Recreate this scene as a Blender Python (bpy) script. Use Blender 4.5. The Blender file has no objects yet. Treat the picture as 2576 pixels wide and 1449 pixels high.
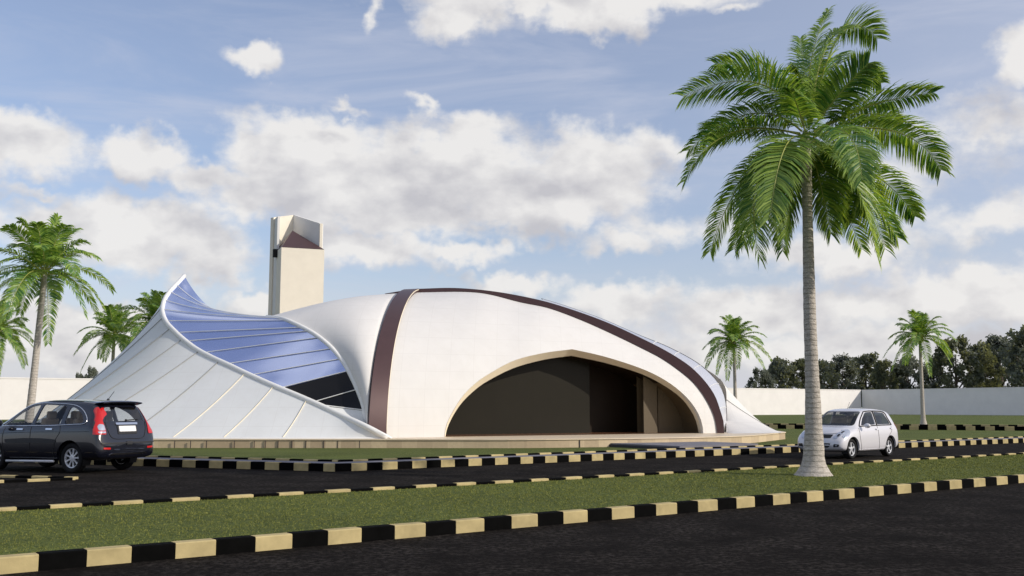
import bpy, bmesh, math, random
from mathutils import Vector, Matrix
from mathutils.bvhtree import BVHTree
from mathutils.geometry import tessellate_polygon
R = math.radians
scene = bpy.context.scene
col = scene.collection
rng = random.Random(7)

# ------------------------------------------------------------------ camera
EYE = 1.55
PITCH = math.atan(299.5 / 2504.4)
cd = bpy.data.cameras.new('camera'); cd.lens = 35; cd.sensor_width = 36
cd.clip_start = 0.1; cd.clip_end = 6000
cam = bpy.data.objects.new('camera', cd); col.objects.link(cam)
cam.location = (0, 0, EYE); cam.rotation_euler = (R(90) + PITCH, 0, 0)
scene.camera = cam

# ------------------------------------------------------------------ world and sun
SUN_AZ, SUN_EL = 21, 26          # sun to the right, a little on the viewer's side
sun_dir = Vector((math.cos(R(SUN_EL)) * math.cos(R(SUN_AZ)), -math.cos(R(SUN_EL)) * math.sin(R(SUN_AZ)), math.sin(R(SUN_EL))))
sd = bpy.data.lights.new('sun', 'SUN'); sd.energy = 3.3; sd.angle = R(0.6); sd.color = (1.0, 0.92, 0.80)
so = bpy.data.objects.new('sun', sd); col.objects.link(so)
so.rotation_euler = sun_dir.to_track_quat('Z', 'Y').to_euler()
scene.view_settings.view_transform = 'Standard'
scene.view_settings.look = 'None'
scene.view_settings.exposure = 0.0
scene.view_settings.gamma = 1.0
scene.view_settings.use_curve_mapping = False
scene.cycles.max_bounces = 8
scene.cycles.transparent_max_bounces = 16

def unproj(px, py):
    """ray through a point of the 2576 px wide picture, scaled so that Y = 1"""
    a = (px - 1288) / 2504.4; b = (724.5 - py) / 2504.4
    Y = math.cos(PITCH) - math.sin(PITCH) * b
    Z = math.sin(PITCH) + math.cos(PITCH) * b
    return a / Y, Z / Y
def at(px, py, d):
    x, z = unproj(px, py)
    return Vector((x * d, d, EYE + z * d))
def on(px, py, z=0.0):
    x, zz = unproj(px, py)
    d = (z - EYE) / zz
    return Vector((x * d, d, z))

W = bpy.data.worlds.new('World'); scene.world = W; W.use_nodes = True
nt = W.node_tree; nt.nodes.clear()
class NB:
    """tiny node builder"""
    def __init__(s, tree): s.t = tree
    def n(s, kind, **kw):
        nd = s.t.nodes.new(kind)
        for k, v in kw.items(): setattr(nd, k, v)
        return nd
    def put(s, sock, v):
        if isinstance(v, bpy.types.NodeSocket): s.t.links.new(v, sock)
        elif v is not None: sock.default_value = v
    def m(s, op, a, b=None, c=None, clamp=False):
        nd = s.n('ShaderNodeMath', operation=op, use_clamp=clamp)
        s.put(nd.inputs[0], a); s.put(nd.inputs[1], b)
        if c is not None: s.put(nd.inputs[2], c)
        return nd.outputs[0]
    def v(s, op, a, b=None):
        nd = s.n('ShaderNodeVectorMath', operation=op)
        s.put(nd.inputs[0], a); s.put(nd.inputs[1], b)
        return nd.outputs['Value'] if op in ('LENGTH', 'DOT_PRODUCT') else nd.outputs[0]
    def noise(s, vec, scale, detail=4, rough=0.5, dist=0.0, out='Fac'):
        nd = s.n('ShaderNodeTexNoise'); s.put(nd.inputs['Vector'], vec)
        nd.inputs['Scale'].default_value = scale; nd.inputs['Detail'].default_value = detail
        nd.inputs['Roughness'].default_value = rough; nd.inputs['Distortion'].default_value = dist
        return nd.outputs[out]
    def mr(s, x, a, b, c=0.0, d=1.0, smooth=False):
        nd = s.n('ShaderNodeMapRange'); nd.clamp = True
        if smooth: nd.interpolation_type = 'SMOOTHSTEP'
        s.put(nd.inputs[0], x)
        for i, q in enumerate((a, b, c, d)): s.put(nd.inputs[i + 1], q)
        return nd.outputs[0]
    def mix(s, f, a, b, mode='MIX'):
        nd = s.n('ShaderNodeMix', data_type='RGBA', blend_type=mode)
        s.put(nd.inputs[0], f)
        s.put(nd.inputs[6], a if isinstance(a, bpy.types.NodeSocket) else (*a, 1))
        s.put(nd.inputs[7], b if isinstance(b, bpy.types.NodeSocket) else (*b, 1))
        return nd.outputs[2]
SKY_STRENGTH = 0.1
def build_sky():
    b = NB(nt)
    tc = b.n('ShaderNodeTexCoord').outputs['Generated']
    sx = b.n('ShaderNodeSeparateXYZ'); b.put(sx.inputs[0], tc)
    x, y, z = sx.outputs
    az = b.m('ARCTAN2', x, y)
    el = b.m('ARCSINE', z)
    cv = b.n('ShaderNodeCombineXYZ'); b.put(cv.inputs[0], az); b.put(cv.inputs[1], el)
    P = cv.outputs[0]
    # (px, py, rx, ry, weight) of the clouds, given in the picture and turned into azimuth / elevation
    blobs = [(780,385,210,105,1),(1080,440,360,140,1),(930,520,360,80,1),(700,490,200,80,.9),(1180,345,80,60,.8),(1480,440,215,115,1),(1350,510,300,80,1),
             (350,400,130,60,.85),(520,440,140,50,.8),(1060,270,45,28,.6),(880,270,50,18,.5),
             (340,590,260,95,1),(530,650,110,75,.9),(160,580,130,60,.8),(60,370,130,75,.85),(20,330,70,60,.7),(100,490,70,20,.4),
             (1170,20,150,75,1),(1500,20,170,65,1),(1440,-10,500,40,.8),(640,160,75,42,.8),(945,40,22,50,.45),(1850,0,90,20,.5),
             (950,640,190,60,.9),(1165,630,90,38,.8),(1570,610,120,45,.7),(800,590,110,40,.6),(1280,725,150,40,.8),(640,775,110,35,.7),
             (1950,790,420,75,.8),(2250,420,260,60,.35),(1700,560,260,50,.4),(2120,630,240,60,.8),(2450,735,250,70,.95),(1560,770,160,50,.75),(2560,130,80,70,.8),(1670,360,110,55,.55),
             (2480,560,200,60,.5),(300,800,420,50,.8),(2500,300,200,60,.45),(1560,900,900,60,.6),(100,880,500,60,.7),(2250,880,500,60,.7)]
    field = None
    w1 = b.noise(tc, 5.5, 3, .5, 0, 'Color')
    w2 = b.noise(tc, 22.0, 3, .55, 0, 'Color')
    w3 = b.noise(tc, 70.0, 3, .55, 0, 'Color')
    def sc(c, k):
        q = b.v('SUBTRACT', c, (.5, .5, .5))
        nd = b.n('ShaderNodeVectorMath', operation='SCALE'); b.put(nd.inputs[0], q); nd.inputs['Scale'].default_value = k
        return nd.outputs[0]
    Pw = b.v('ADD', b.v('ADD', b.v('ADD', P, sc(w1, .05)), sc(w2, .055)), sc(w3, .022))
    Pw = b.v('MULTIPLY', Pw, (1, 1, 0))
    def eval_field(PP):
        fld = None
        for (px, py, rx, ry, wt) in blobs:
            ux, uz = unproj(px, py)
            a = math.atan2(ux, 1); e = math.atan2(uz, math.hypot(ux, 1))
            q = b.v('LENGTH', b.v('MULTIPLY', b.v('SUBTRACT', PP, (a, e, 0)), (2504 / rx, 2504 / ry, 0)))
            q = b.m('MULTIPLY', b.m('SUBTRACT', 1.12, q), wt)
            fld = q if fld is None else b.m('SMOOTH_MAX', fld, q, .2)
        return fld
    field = eval_field(Pw)
    above = eval_field(b.v('ADD', Pw, (.012, .030, 0)))
    # clouds outside the picture's part of the sky
    ft = b.noise(tc, 3.2, 6, .55)
    away = b.mr(b.m('ABSOLUTE', az), .6, .9)
    high = b.mr(el, .42, .6)
    outm = b.m('MAXIMUM', away, high)
    other = b.m('ADD', b.m('MULTIPLY', b.m('SUBTRACT', ft, .55), 5), b.m('MULTIPLY', b.m('SUBTRACT', outm, 1), 4))
    field = b.m('MAXIMUM', field, other)
    fv = b.v('MULTIPLY', tc, (1, 1, 1.6))
    fb = b.noise(fv, 20, 9, .6)
    fb2 = b.noise(b.v('ADD', fv, (.016, -.003, .028)), 14, 5, .5)
    dens = b.m('ADD', field, b.m('MULTIPLY', b.m('SUBTRACT', fb, .5), 1.15))
    alpha = b.mr(dens, -.12, .5, 0, 1, True)
    # light side: thick middle greyer, edges and tops white
    diff = b.m('MULTIPLY', b.m('SUBTRACT', b.noise(fv, 14, 5, .5), fb2), 3.0)
    thick = b.mr(above, -.1, .75, 0, .45, True)
    lit = b.m('SUBTRACT', b.m('ADD', .95, diff), thick, clamp=True)
    cc = b.mix(lit, (.61, .60, .63), (.93, .91, .89))
    # thin veils
    ci = b.noise(b.v('MULTIPLY', tc, (1, 1, 5.5)), 3.4, 7, .58, .6)
    cia = b.m('ADD', b.mr(ci, .42, .80, 0, .45, True), b.mr(az, .0, .5, .20, .48), clamp=True)
    sky = b.n('ShaderNodeTexSky'); sky.sky_type = 'NISHITA'; sky.sun_disc = False
    sky.sun_elevation = R(SUN_EL); sky.sun_rotation = R(90 + SUN_AZ)
    sky.air_density = 1.0; sky.dust_density = 1.2; sky.ozone_density = 2.0
    k = 1 / SKY_STRENGTH
    def lin(c, g=1.0): return tuple(q * k * g for q in c)
    s = b.n('ShaderNodeMix', data_type='RGBA', blend_type='MULTIPLY'); s.inputs[0].default_value = 1
    b.put(s.inputs[6], sky.outputs[0]); s.inputs[7].default_value = (1.55, 1.45, 1.52, 1)
    base = s.outputs[2]
    veil = b.mix(cia, base, lin((.60, .63, .74)))
    hz = b.mr(el, 0.0, .17, .75, 0, True)
    veil = b.mix(hz, veil, lin((.68, .69, .76)))
    kk = b.n('ShaderNodeVectorMath', operation='SCALE'); b.put(kk.inputs[0], cc); kk.inputs['Scale'].default_value = k * .93
    out = b.mix(b.m('MULTIPLY', alpha, .94), veil, kk.outputs[0])
    bg = b.n('ShaderNodeBackground'); b.put(bg.inputs[0], out); bg.inputs[1].default_value = SKY_STRENGTH
    wo = b.n('ShaderNodeOutputWorld'); b.put(wo.inputs[0], bg.outputs[0])
build_sky()

# ------------------------------------------------------------------ helpers
def mat(name, color, rough=.6, metal=0, var=0, vscale=5, bump=0, bscale=60, spec=.5, color2=None, stretch=None, coat=0, obj=True, detail=4):
    m = bpy.data.materials.new(name); m.use_nodes = True
    b = NB(m.node_tree); p = m.node_tree.nodes['Principled BSDF']
    p.inputs['Roughness'].default_value = rough; p.inputs['Metallic'].default_value = metal
    p.inputs['Specular IOR Level'].default_value = spec
    p.inputs['Coat Weight'].default_value = coat; p.inputs['Coat Roughness'].default_value = .04
    tcn = b.n('ShaderNodeTexCoord'); vec = tcn.outputs['Object']
    if stretch: vec = b.v('MULTIPLY', vec, stretch)
    if var or color2:
        f = b.noise(vec, vscale, detail, .6)
        f = b.mr(f, .3, .7)
        c2 = color2 or tuple(min(1, q * (1 + var)) for q in color)
        c1 = color if color2 else tuple(q * (1 - var) for q in color)
        b.put(p.inputs['Base Color'], b.mix(f, c1, c2))
    else:
        p.inputs['Base Color'].default_value = (*color, 1)
    if bump:
        bn = b.n('ShaderNodeBump'); bn.inputs['Strength'].default_value = bump; bn.inputs['Distance'].default_value = .02
        b.put(bn.inputs['Height'], b.noise(vec, bscale, 5, .6)); b.put(p.inputs['Normal'], bn.outputs[0])
    return m
def link(name, me, m=None, parent=None, smooth=False):
    o = bpy.data.objects.new(name, me); col.objects.link(o)
    if parent: o.parent = parent
    if m is not None:
        for q in (m if isinstance(m, (list, tuple)) else [m]): me.materials.append(q)
    if smooth:
        for f in me.polygons: f.use_smooth = True
    return o
def mesh(name, V, F, m=None, parent=None, smooth=False, mi=None):
    me = bpy.data.meshes.new(name); me.from_pydata([tuple(v) for v in V], [], F)
    o = link(name, me, m, parent, smooth)
    if mi:
        for f, i in zip(me.polygons, mi): f.material_index = i
    return o
def tag(o, label=None, cat=None, group=None, kind=None):
    if label: o['label'] = label
    if cat: o['category'] = cat
    if group: o['group'] = group
    if kind: o['kind'] = kind
    return o
def empty(name, loc=(0, 0, 0), rz=0):
    o = bpy.data.objects.new(name, None); col.objects.link(o); o.location = loc; o.rotation_euler = (0, 0, rz)
    o.empty_display_size = .3
    return o
def copy_tree(o, parent=None):
    c = o.copy(); col.objects.link(c)
    if parent: c.parent = parent
    for ch in o.children: copy_tree(ch, c)
    return c
class MB:
    def __init__(s): s.V = []; s.F = []; s.M = []
    def add(s, V, F, mi=0):
        n = len(s.V); s.V += [Vector(v) for v in V]; s.F += [tuple(i + n for i in f) for f in F]; s.M += [mi] * len(F)
    def box(s, c, size, mi=0, rz=0, tilt=None):
        x, y, z = [q / 2 for q in size]; M = Matrix.Rotation(rz, 3, 'Z')
        if tilt: M = M @ Matrix.Rotation(tilt, 3, 'Y')
        V = [Vector(c) + M @ Vector((a * x, b * y, d * z)) for a in (-1, 1) for b in (-1, 1) for d in (-1, 1)]
        s.add(V, [(0, 1, 3, 2), (4, 6, 7, 5), (0, 4, 5, 1), (2, 3, 7, 6), (0, 2, 6, 4), (1, 5, 7, 3)], mi)
    def prism(s, poly, z0, z1, mi=0):
        n = len(poly); V = [(p[0], p[1], z0) for p in poly] + [(p[0], p[1], z1) for p in poly]
        s.add(V, [tuple(range(n - 1, -1, -1)), tuple(range(n, 2 * n))] + [(i, (i + 1) % n, n + (i + 1) % n, n + i) for i in range(n)], mi)
    def grid(s, rows, mi=0, closed=False):
        """rows: list of equal-length lists of points"""
        n = len(rows[0]); V = [p for r in rows for p in r]; F = []
        for i in range(len(rows) - 1):
            for j in range(n - 1 + (1 if closed else 0)):
                k = (j + 1) % n
                F.append((i * n + j, i * n + k, (i + 1) * n + k, (i + 1) * n + j))
        s.add(V, F, mi)
    def tube(s, pts, r, seg=8, mi=0):
        pts = [Vector(p) for p in pts]; rows = []
        up = Vector((0, 0, 1))
        for i, p in enumerate(pts):
            t = (pts[min(i + 1, len(pts) - 1)] - pts[max(i - 1, 0)]).normalized()
            a = t.cross(up)
            if a.length < .05: a = t.cross(Vector((0, 1, 0)))
            a.normalize(); c = a.cross(t)
            rr = r[i] if isinstance(r, (list, tuple)) else r
            rows.append([p + (a * math.cos(2 * math.pi * k / seg) + c * math.sin(2 * math.pi * k / seg)) * rr for k in range(seg)])
        s.grid(rows, mi, True)
        n = len(s.V)
        s.F.append(tuple(range(n - seg, n))); s.M.append(mi)
        s.F.append(tuple(range(n - seg * len(rows) + seg - 1, n - seg * len(rows) - 1, -1))); s.M.append(mi)
    def lathe(s, prof, axis='Y', seg=32, c=(0, 0, 0), mi=0):
        rows = []
        for (r, h) in prof:
            row = []
            for k in range(seg):
                a = 2 * math.pi * k / seg
                v = (r * math.cos(a), h, r * math.sin(a)) if axis == 'Y' else (r * math.cos(a), r * math.sin(a), h)
                row.append(Vector(c) + Vector(v))
            rows.append(row)
        s.grid(rows, mi, True)
    def build(s, name, m, parent=None, smooth=False):
        return mesh(name, s.V, s.F, m, parent, smooth, s.M)
def spline(pts, n):
    """Catmull-Rom through pts (any dimension), resampled to n+1 points even in length"""
    P = [Vector(p) for p in pts]; Q = [P[0] * 2 - P[1]] + P + [P[-1] * 2 - P[-2]]; D = []
    for i in range(1, len(Q) - 2):
        for k in range(12):
            t = k / 12; a, b, c, d = Q[i - 1:i + 3]
            D.append(.5 * ((2 * b) + (c - a) * t + (2 * a - 5 * b + 4 * c - d) * t * t + (3 * b - a - 3 * c + d) * t ** 3))
    D.append(P[-1]); L = [0]
    for i in range(1, len(D)): L.append(L[-1] + (D[i] - D[i - 1]).length)
    out = []; j = 0
    for i in range(n + 1):
        s_ = L[-1] * i / n
        while j < len(L) - 2 and L[j + 1] < s_: j += 1
        w = (s_ - L[j]) / max(1e-9, L[j + 1] - L[j])
        out.append(D[j].lerp(D[j + 1], min(1, max(0, w))))
    return out
def lerp(a, b, t): return a + (b - a) * t
def sample(P, t):
    t = min(1, max(0, t)) * (len(P) - 1); i = min(int(t), len(P) - 2)
    return P[i].lerp(P[i + 1], t - i)
# ------------------------------------------------------------------ site: ground, roads, kerbs
def grass_mat(name, c1, c2, c3):
    m = bpy.data.materials.new(name); m.use_nodes = True
    b = NB(m.node_tree); p = m.node_tree.nodes['Principled BSDF']
    p.inputs['Roughness'].default_value = .9; p.inputs['Specular IOR Level'].default_value = .15
    tc = b.n('ShaderNodeTexCoord').outputs['Object']
    f = b.mr(b.noise(tc, 20, 6, .8), .40, .60)
    c = b.mix(f, c1, c2)
    g = b.mr(b.noise(tc, 55, 3, .7), .56, .72)
    c = b.mix(b.m('MULTIPLY', g, .8), c, c3)
    h = b.mr(b.noise(tc, .35, 4, .55), .3, .7, .82, 1.15)
    cc = b.n('ShaderNodeVectorMath', operation='SCALE'); b.put(cc.inputs[0], c); b.put(cc.inputs['Scale'], h)
    b.put(p.inputs['Base Color'], cc.outputs[0])
    bn = b.n('ShaderNodeBump'); bn.inputs['Strength'].default_value = .9; bn.inputs['Distance'].default_value = .03
    b.put(bn.inputs['Height'], b.noise(tc, 45, 4, .7)); b.put(p.inputs['Normal'], bn.outputs[0])
    return m
M_GRASS = grass_mat('lawn grass', (.034, .052, .010), (.145, .175, .042), (.34, .34, .11))
def asphalt_mat():
    m = bpy.data.materials.new('asphalt'); m.use_nodes = True
    b = NB(m.node_tree); p = m.node_tree.nodes['Principled BSDF']
    tc = b.n('ShaderNodeTexCoord').outputs['Object']
    big = b.mr(b.noise(tc, 1.1, 5, .65), .35, .68)
    fine = b.mr(b.noise(tc, 38, 4, .7), .35, .7)
    mid_ = b.mr(b.noise(tc, 13, 5, .75), .46, .66)
    c = b.mix(fine, (.0035, .0030, .0026), (.016, .0138, .0125))
    c = b.mix(b.m('MULTIPLY', b.m('MULTIPLY', big, mid_), 1.0), c, (.075, .065, .058))
    sp = b.mr(b.noise(tc, 120, 2, .6), .66, .74)
    c = b.mix(b.m('MULTIPLY', sp, .35), c, (.09, .085, .085))
    b.put(p.inputs['Base Color'], c)
    p.inputs['Roughness'].default_value = .95; p.inputs['Specular IOR Level'].default_value = .03
    bn = b.n('ShaderNodeBump'); bn.inputs['Strength'].default_value = .5; bn.inputs['Distance'].default_value = .01
    b.put(bn.inputs['Height'], b.noise(tc, 70, 4, .7)); b.put(p.inputs['Normal'], bn.outputs[0])
    return m
M_ASPH = asphalt_mat()
M_TAN = mat('cream kerb paint', (.46, .375, .19), .85, var=.20, vscale=3, bump=.15, bscale=80, spec=.1)
M_BLK = mat('black kerb paint', (.003, .003, .003), .85, var=.3, vscale=6, spec=.04)
M_WALK = mat('grey paving', (.17, .165, .19), .8, var=.1, vscale=2, bump=.1)

U = Vector((.804, .595, 0)).normalized(); N = Vector((-U.y, U.x, 0))       # along the main road, across it
S = Vector((-.922, .387, 0)).normalized(); SN = Vector((-S.y, S.x, 0)) * -1   # along the side roads, across (away from the viewer)
def pt(o, t): return N * o + U * t
def cross2(p, d, q, e):      # p + a d meets q + b e
    den = d.x * e.y - d.y * e.x
    a = ((q.x - p.x) * e.y - (q.y - p.y) * e.x) / den
    return p + d * a
O1, O2, O3 = 10.5, 15.62, 22.15   # offsets of the three kerb lines
ZL = .15                          # lawn height
g = MB(); g.prism([(-3000, -3000), (3000, -3000), (3000, 3000), (-3000, 3000)], -.5, -.006)
tag(g.build('ground', mat('bare earth', (.06, .07, .03), .95)), kind='structure')
r = MB(); r.add([(-260, -120, 0), (260, -120, 0), (260, 260, 0), (-260, 260, 0)], [(0, 1, 2, 3)])
tag(r.build('road', M_ASPH), kind='structure')
def kerb(a, b, depth_dir, w=.16, z0=-.01, z1=.16, period=.86, phase=0.0, name='kerb'):
    """painted kerb of separate blocks from a to b; its street face on the line, its body towards depth_dir"""
    m = MB(); d = b - a; L = d.length; d = d / L; k = -phase * period; i = 0; hb = period / 2
    while k < L:
        s0 = max(0, k); s1 = min(L, k + hb)
        if s1 > s0 + .01:
            jx = (rng.random() - .5) * .012; zz = z1 + (rng.random() - .5) * .006; e = .012
            p = a + d * (s0 + .004); q = a + d * (s1 - .004); n = depth_dir
            o0 = n * jx; c = n * (w + jx)
            sec = lambda b0: [b0 + o0 + Vector((0, 0, z0)), b0 + o0 + Vector((0, 0, zz - e)), b0 + o0 + n * e + Vector((0, 0, zz)), b0 + c - n * e + Vector((0, 0, zz)), b0 + c + Vector((0, 0, zz - e)), b0 + c + Vector((0, 0, z0))]
            A, B = sec(p), sec(q)
            m.add(A + B, [(j, (j + 1) % 6, 6 + (j + 1) % 6, 6 + j) for j in range(6)] + [(5, 4, 3, 2, 1, 0), (6, 7, 8, 9, 10, 11)], i % 2)
        k += hb; i += 1
    return tag(m.build(name, [M_TAN, M_BLK]), kind='structure')
# near kerb and the back kerb of the planted strip
a1 = on(188, 1424, 0)             # a cream block starts here
t1 = a1.dot(U); t1n = t1 - .86 * 40
kerb(pt(O1, t1n), pt(O1, 120), N, z1=.158, w=.17, period=.862)
a2 = on(110, 1268, .15); t2 = a2.dot(U) - .862 * 40
kerb(pt(O2 - .0, t2), pt(O2, 130), -N, z1=.165, w=.15, period=.862)
def lawn(name, poly, z=ZL, z0=-.005):
    m = MB(); m.prism(poly, z0, z)
    return tag(m.build(name, M_GRASS), kind='structure')
lawn('median_lawn', [pt(O1 + .17, -60), pt(O1 + .17, 160), pt(O2 - .15, 160), pt(O2 - .15, -60)], .118)
# far side: double kerb with a grey walk between, turning at the junction into the side road
C0 = on(812, 1183, 0); C0 = N * O3 + U * C0.dot(U)
WK = .75
def walk_side(c, dirv, nn, L, phase, nm='walkway'):
    kerb(c, c + dirv * L, nn, z1=.185, w=.15, period=.862, phase=phase)
# corner offset helper: lines offset from main line and side line meet
def corner(off): return cross2(C0 + N * off, U, C0 + SN * off, S)
L1 = 150
kerb(C0, C0 + U * L1, N, z1=.185, w=.14, period=.862, phase=.5)
kerb(C0 + S * .02, C0 + S * L1, SN, z1=.185, w=.14, period=.862, phase=.12)
ci, co = corner(.14), corner(.14 + WK)
kerb(co, co + U * L1, N, z1=.225, w=.13, period=.862, phase=.5)
kerb(co, co + S * L1, SN, z1=.225, w=.13, period=.862, phase=.3)
m = MB(); m.prism([ci, ci + U * L1, co + U * L1, co], -.004, .178); m.prism([ci, co, co + S * L1, ci + S * L1], -.004, .178)
tag(m.build('pavement', M_WALK), kind='structure')
cg = corner(.27 + WK)
# the road behind the building lot runs parallel to the side road
B0 = on(1955, 1078.5, .15); B1 = cross2(B0, S, cg, U)     # near kerb line of the back road
BW = 5.2
farR = cg + U * L1
lawn('lawn', [cg, B1, B1 + S * 260, cg + S * 260])
b2 = B1 + SN * (BW)
kerb(B1 - S * 70, B1 + S * 75, -SN, z1=.25, w=.15, period=1.06, z0=.0)
kerb(B1 - S * 70 + SN * BW, B1 + S * 75 + SN * BW, SN, z1=.26, w=.15, period=1.06, z0=.0)
lawn('back_lawn', [B1 + SN * BW - S * 300, B1 + SN * BW + S * 300, Vector((-2500, 2500, 0)), Vector((2500, 2500, 0)), Vector((2500, 60, 0))], .15)
# right-hand lot beyond the back road's mouth
lawn('side_lawn', [cg + U * 45, cg + U * L1, cg + U * L1 + SN * 2, B1 - S * 80 - SN * .2, B1 - SN * .2])
# left island: two kerbs meeting in a tip
T0 = on(190, 1207.5, 0)
m_is = T0
kerb(T0, T0 - U * 30, -S.cross(Vector((0, 0, 1))) * 0 + N, z1=.055, w=.14, period=.88, phase=.43)
IS = Vector((-.95, .31, 0)).normalized()
kerb(T0 + N * .16, T0 + N * .16 + IS * 30, Vector((IS.y, -IS.x, 0)) * -1 * -1, z1=.055, w=.14, period=.88, phase=.2)

# boundary walls
M_WALL = mat('white boundary wall render', (.80, .775, .75), .85, var=.04, vscale=.6, bump=.1, bscale=8, spec=.2)
M_WALL2 = M_WALL
def on_w(px, py, z=.15): return on(px, py, z)
WC = at(2165, 980, 196); WC.z = 0
dirw = Vector((.835, .55, 0)).normalized(); dn = Vector((dirw.y, -dirw.x, 0))
ZTOP = at(2165, 980.5, 196).z
def wall_run(a, b, name, label):
    d = (b - a); L = d.length; d.normalize(); n = Vector((-d.y, d.x, 0)); m = MB()
    m.prism([a, b, b + n * .3, a + n * .3], 0, ZTOP - .16)
    e = n * .05
    m.prism([a - e, b - e, b + n * .35, a + n * .35], ZTOP - .16, ZTOP)
    q = 6.0
    while q < L - 1:
        c = a + d * q; q += 6.0
    o = m.build(name, M_WALL); tag(o, label, 'wall'); return o
wall_run(WC - dirw * 330, WC, 'boundary_wall', 'long sunlit white boundary wall running behind the white shell building')
wall_run(WC + dirw * .3, WC + dirw * .3 + dn * 190, 'boundary_wall', 'shaded blue-white boundary wall on the right behind the silver hatchback')

# short turf blades standing on the planted strip, thinning out with distance
def turf():
    rg = random.Random(4); V = []; F = []; C = []
    n = 0
    while n < 36000:
        t = -9 + 80 * rg.random() ** 2.0; o = rg.uniform(O1 + .19, O2 - .17); p = pt(o, t)
        if p.y < 8 or abs(p.x) > p.y * .56 + 1: continue
        n += 1; k = 3; far = p.y / 12
        for j in range(k):
            a = rg.uniform(0, 6.28); h = rg.uniform(.010, .024) * min(1.6, far ** .3); w = rg.uniform(.0025, .0045) * max(1, far)
            q = p + Vector((rg.uniform(-.03, .03), rg.uniform(-.03, .03), .116)); d = Vector((math.cos(a), math.sin(a), 0)); ln = Vector((rg.uniform(-1, 1), rg.uniform(-1, 1), 0)) * h * .6
            i = len(V); V.extend([q - d * w, q + d * w, q + ln + Vector((0, 0, h))]); F.append((i, i + 1, i + 2)); C.append(max(0, min(1, rg.gauss(.42, .26))))
    m = bpy.data.materials.new('turf blades'); m.use_nodes = True; b = NB(m.node_tree); pr = m.node_tree.nodes['Principled BSDF']
    at_ = b.n('ShaderNodeAttribute'); at_.attribute_name = 'shade'; b.put(pr.inputs['Base Color'], b.mix(at_.outputs['Fac'], (.065, .09, .016), (.34, .34, .085))); pr.inputs['Roughness'].default_value = .8; pr.inputs['Specular IOR Level'].default_value = .2
    me = bpy.data.meshes.new('grass'); me.from_pydata(V, [], F); a = me.attributes.new('shade', 'FLOAT', 'FACE'); a.data.foreach_set('value', C)
    tag(link('grass', me, m), 'short green turf covering the planted strip between the two roads', 'grass', kind='stuff')
turf()
# ------------------------------------------------------------------ the shell building
M_SHELL = mat('white plaster shell', (.72, .705, .68), .7, var=.025, vscale=1.2, bump=.12, bscale=30, spec=.3)
M_MEMB = mat('white tensioned membrane', (.72, .735, .73), .55, var=.03, vscale=.8, bump=.05, bscale=12, spec=.35)
M_TRIM = mat('white tube trim', (.80, .80, .78), .4, spec=.5)
M_BROWN = mat('brown metal cladding', (.085, .046, .047), .42, metal=.25, var=.06, vscale=2, spec=.5)
M_STONE = bpy.data.materials.new('cream stone facing'); M_STONE.use_nodes = True
def _stone():
    b = NB(M_STONE.node_tree); p = M_STONE.node_tree.nodes['Principled BSDF']
    tc = b.n('ShaderNodeTexCoord').outputs['Object']
    sx = b.n('ShaderNodeSeparateXYZ'); b.put(sx.inputs[0], tc)
    k = b.m('FLOOR', b.m('MULTIPLY', sx.outputs[0], 1.9))
    wn = b.n('ShaderNodeTexWhiteNoise', noise_dimensions='1D'); b.put(wn.inputs['W'], k)
    c = b.mix(wn.outputs['Value'], (.44, .34, .22), (.60, .48, .31))
    f = b.mr(b.noise(tc, 9, 4, .6), .3, .7, .93, 1.06)
    cc = b.n('ShaderNodeVectorMath', operation='SCALE'); b.put(cc.inputs[0], c); b.put(cc.inputs['Scale'], f)
    b.put(p.inputs['Base Color'], cc.outputs[0]); p.inputs['Roughness'].default_value = .65
_stone()
M_JOINT = mat('dark joint', (.05, .04, .04), .8)
M_CREAM = mat('cream stone edge', (.90, .81, .62), .6, var=.04, vscale=2)
M_TOP = mat('pale stone floor', (.70, .58, .42), .45, var=.05, vscale=1.5)
M_LOBBY = mat('brown polished floor', (.22, .10, .05), .18, var=.15, vscale=2)
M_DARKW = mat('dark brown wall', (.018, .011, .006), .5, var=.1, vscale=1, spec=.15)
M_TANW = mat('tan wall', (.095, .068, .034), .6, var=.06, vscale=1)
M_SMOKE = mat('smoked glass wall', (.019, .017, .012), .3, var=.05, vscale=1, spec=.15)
M_GLASS = mat('blue mirror glass', (.52, .61, .93), .12, metal=.82)
M_DARKG = mat('darkened glass', (.006, .006, .008), .25, spec=.3)  # dark reflection put into the colour of two flare panels; plain black on skylight edge
M_CLEAR = mat('pale sky glass', (.74, .74, .77), .22, metal=.5)

ZP = .46
def panel_lines(m):
    b = NB(m.node_tree); p = m.node_tree.nodes['Principled BSDF']; s_ = p.inputs['Base Color'].links[0].from_socket
    tc = b.n('ShaderNodeTexCoord').outputs['Object']; sx = b.n('ShaderNodeSeparateXYZ'); b.put(sx.inputs[0], tc)
    lx = b.m('LESS_THAN', b.m('FRACT', b.m('MULTIPLY', sx.outputs[0], 1.15)), .022)
    lz = b.m('LESS_THAN', b.m('FRACT', b.m('MULTIPLY', sx.outputs[2], 1.5)), .028)
    f = b.m('MULTIPLY', b.m('MAXIMUM', lx, lz), .15)
    st = b.mr(b.noise(b.v('MULTIPLY', tc, (3, 3, .35)), 1.6, 5, .6), .45, .8, 0, .10)
    c = b.mix(f, s_, (.45, .43, .40)); c = b.mix(st, c, (.52, .47, .40)); b.put(p.inputs['Base Color'], c)
panel_lines(M_SHELL); panel_lines(M_MEMB)
hall = empty('shell_building', on(1400, 1100, .2))
tag(hall, 'white shell shaped hall with brown ribs, arched opening and blue glass flare', 'building')
HI = None
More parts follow.
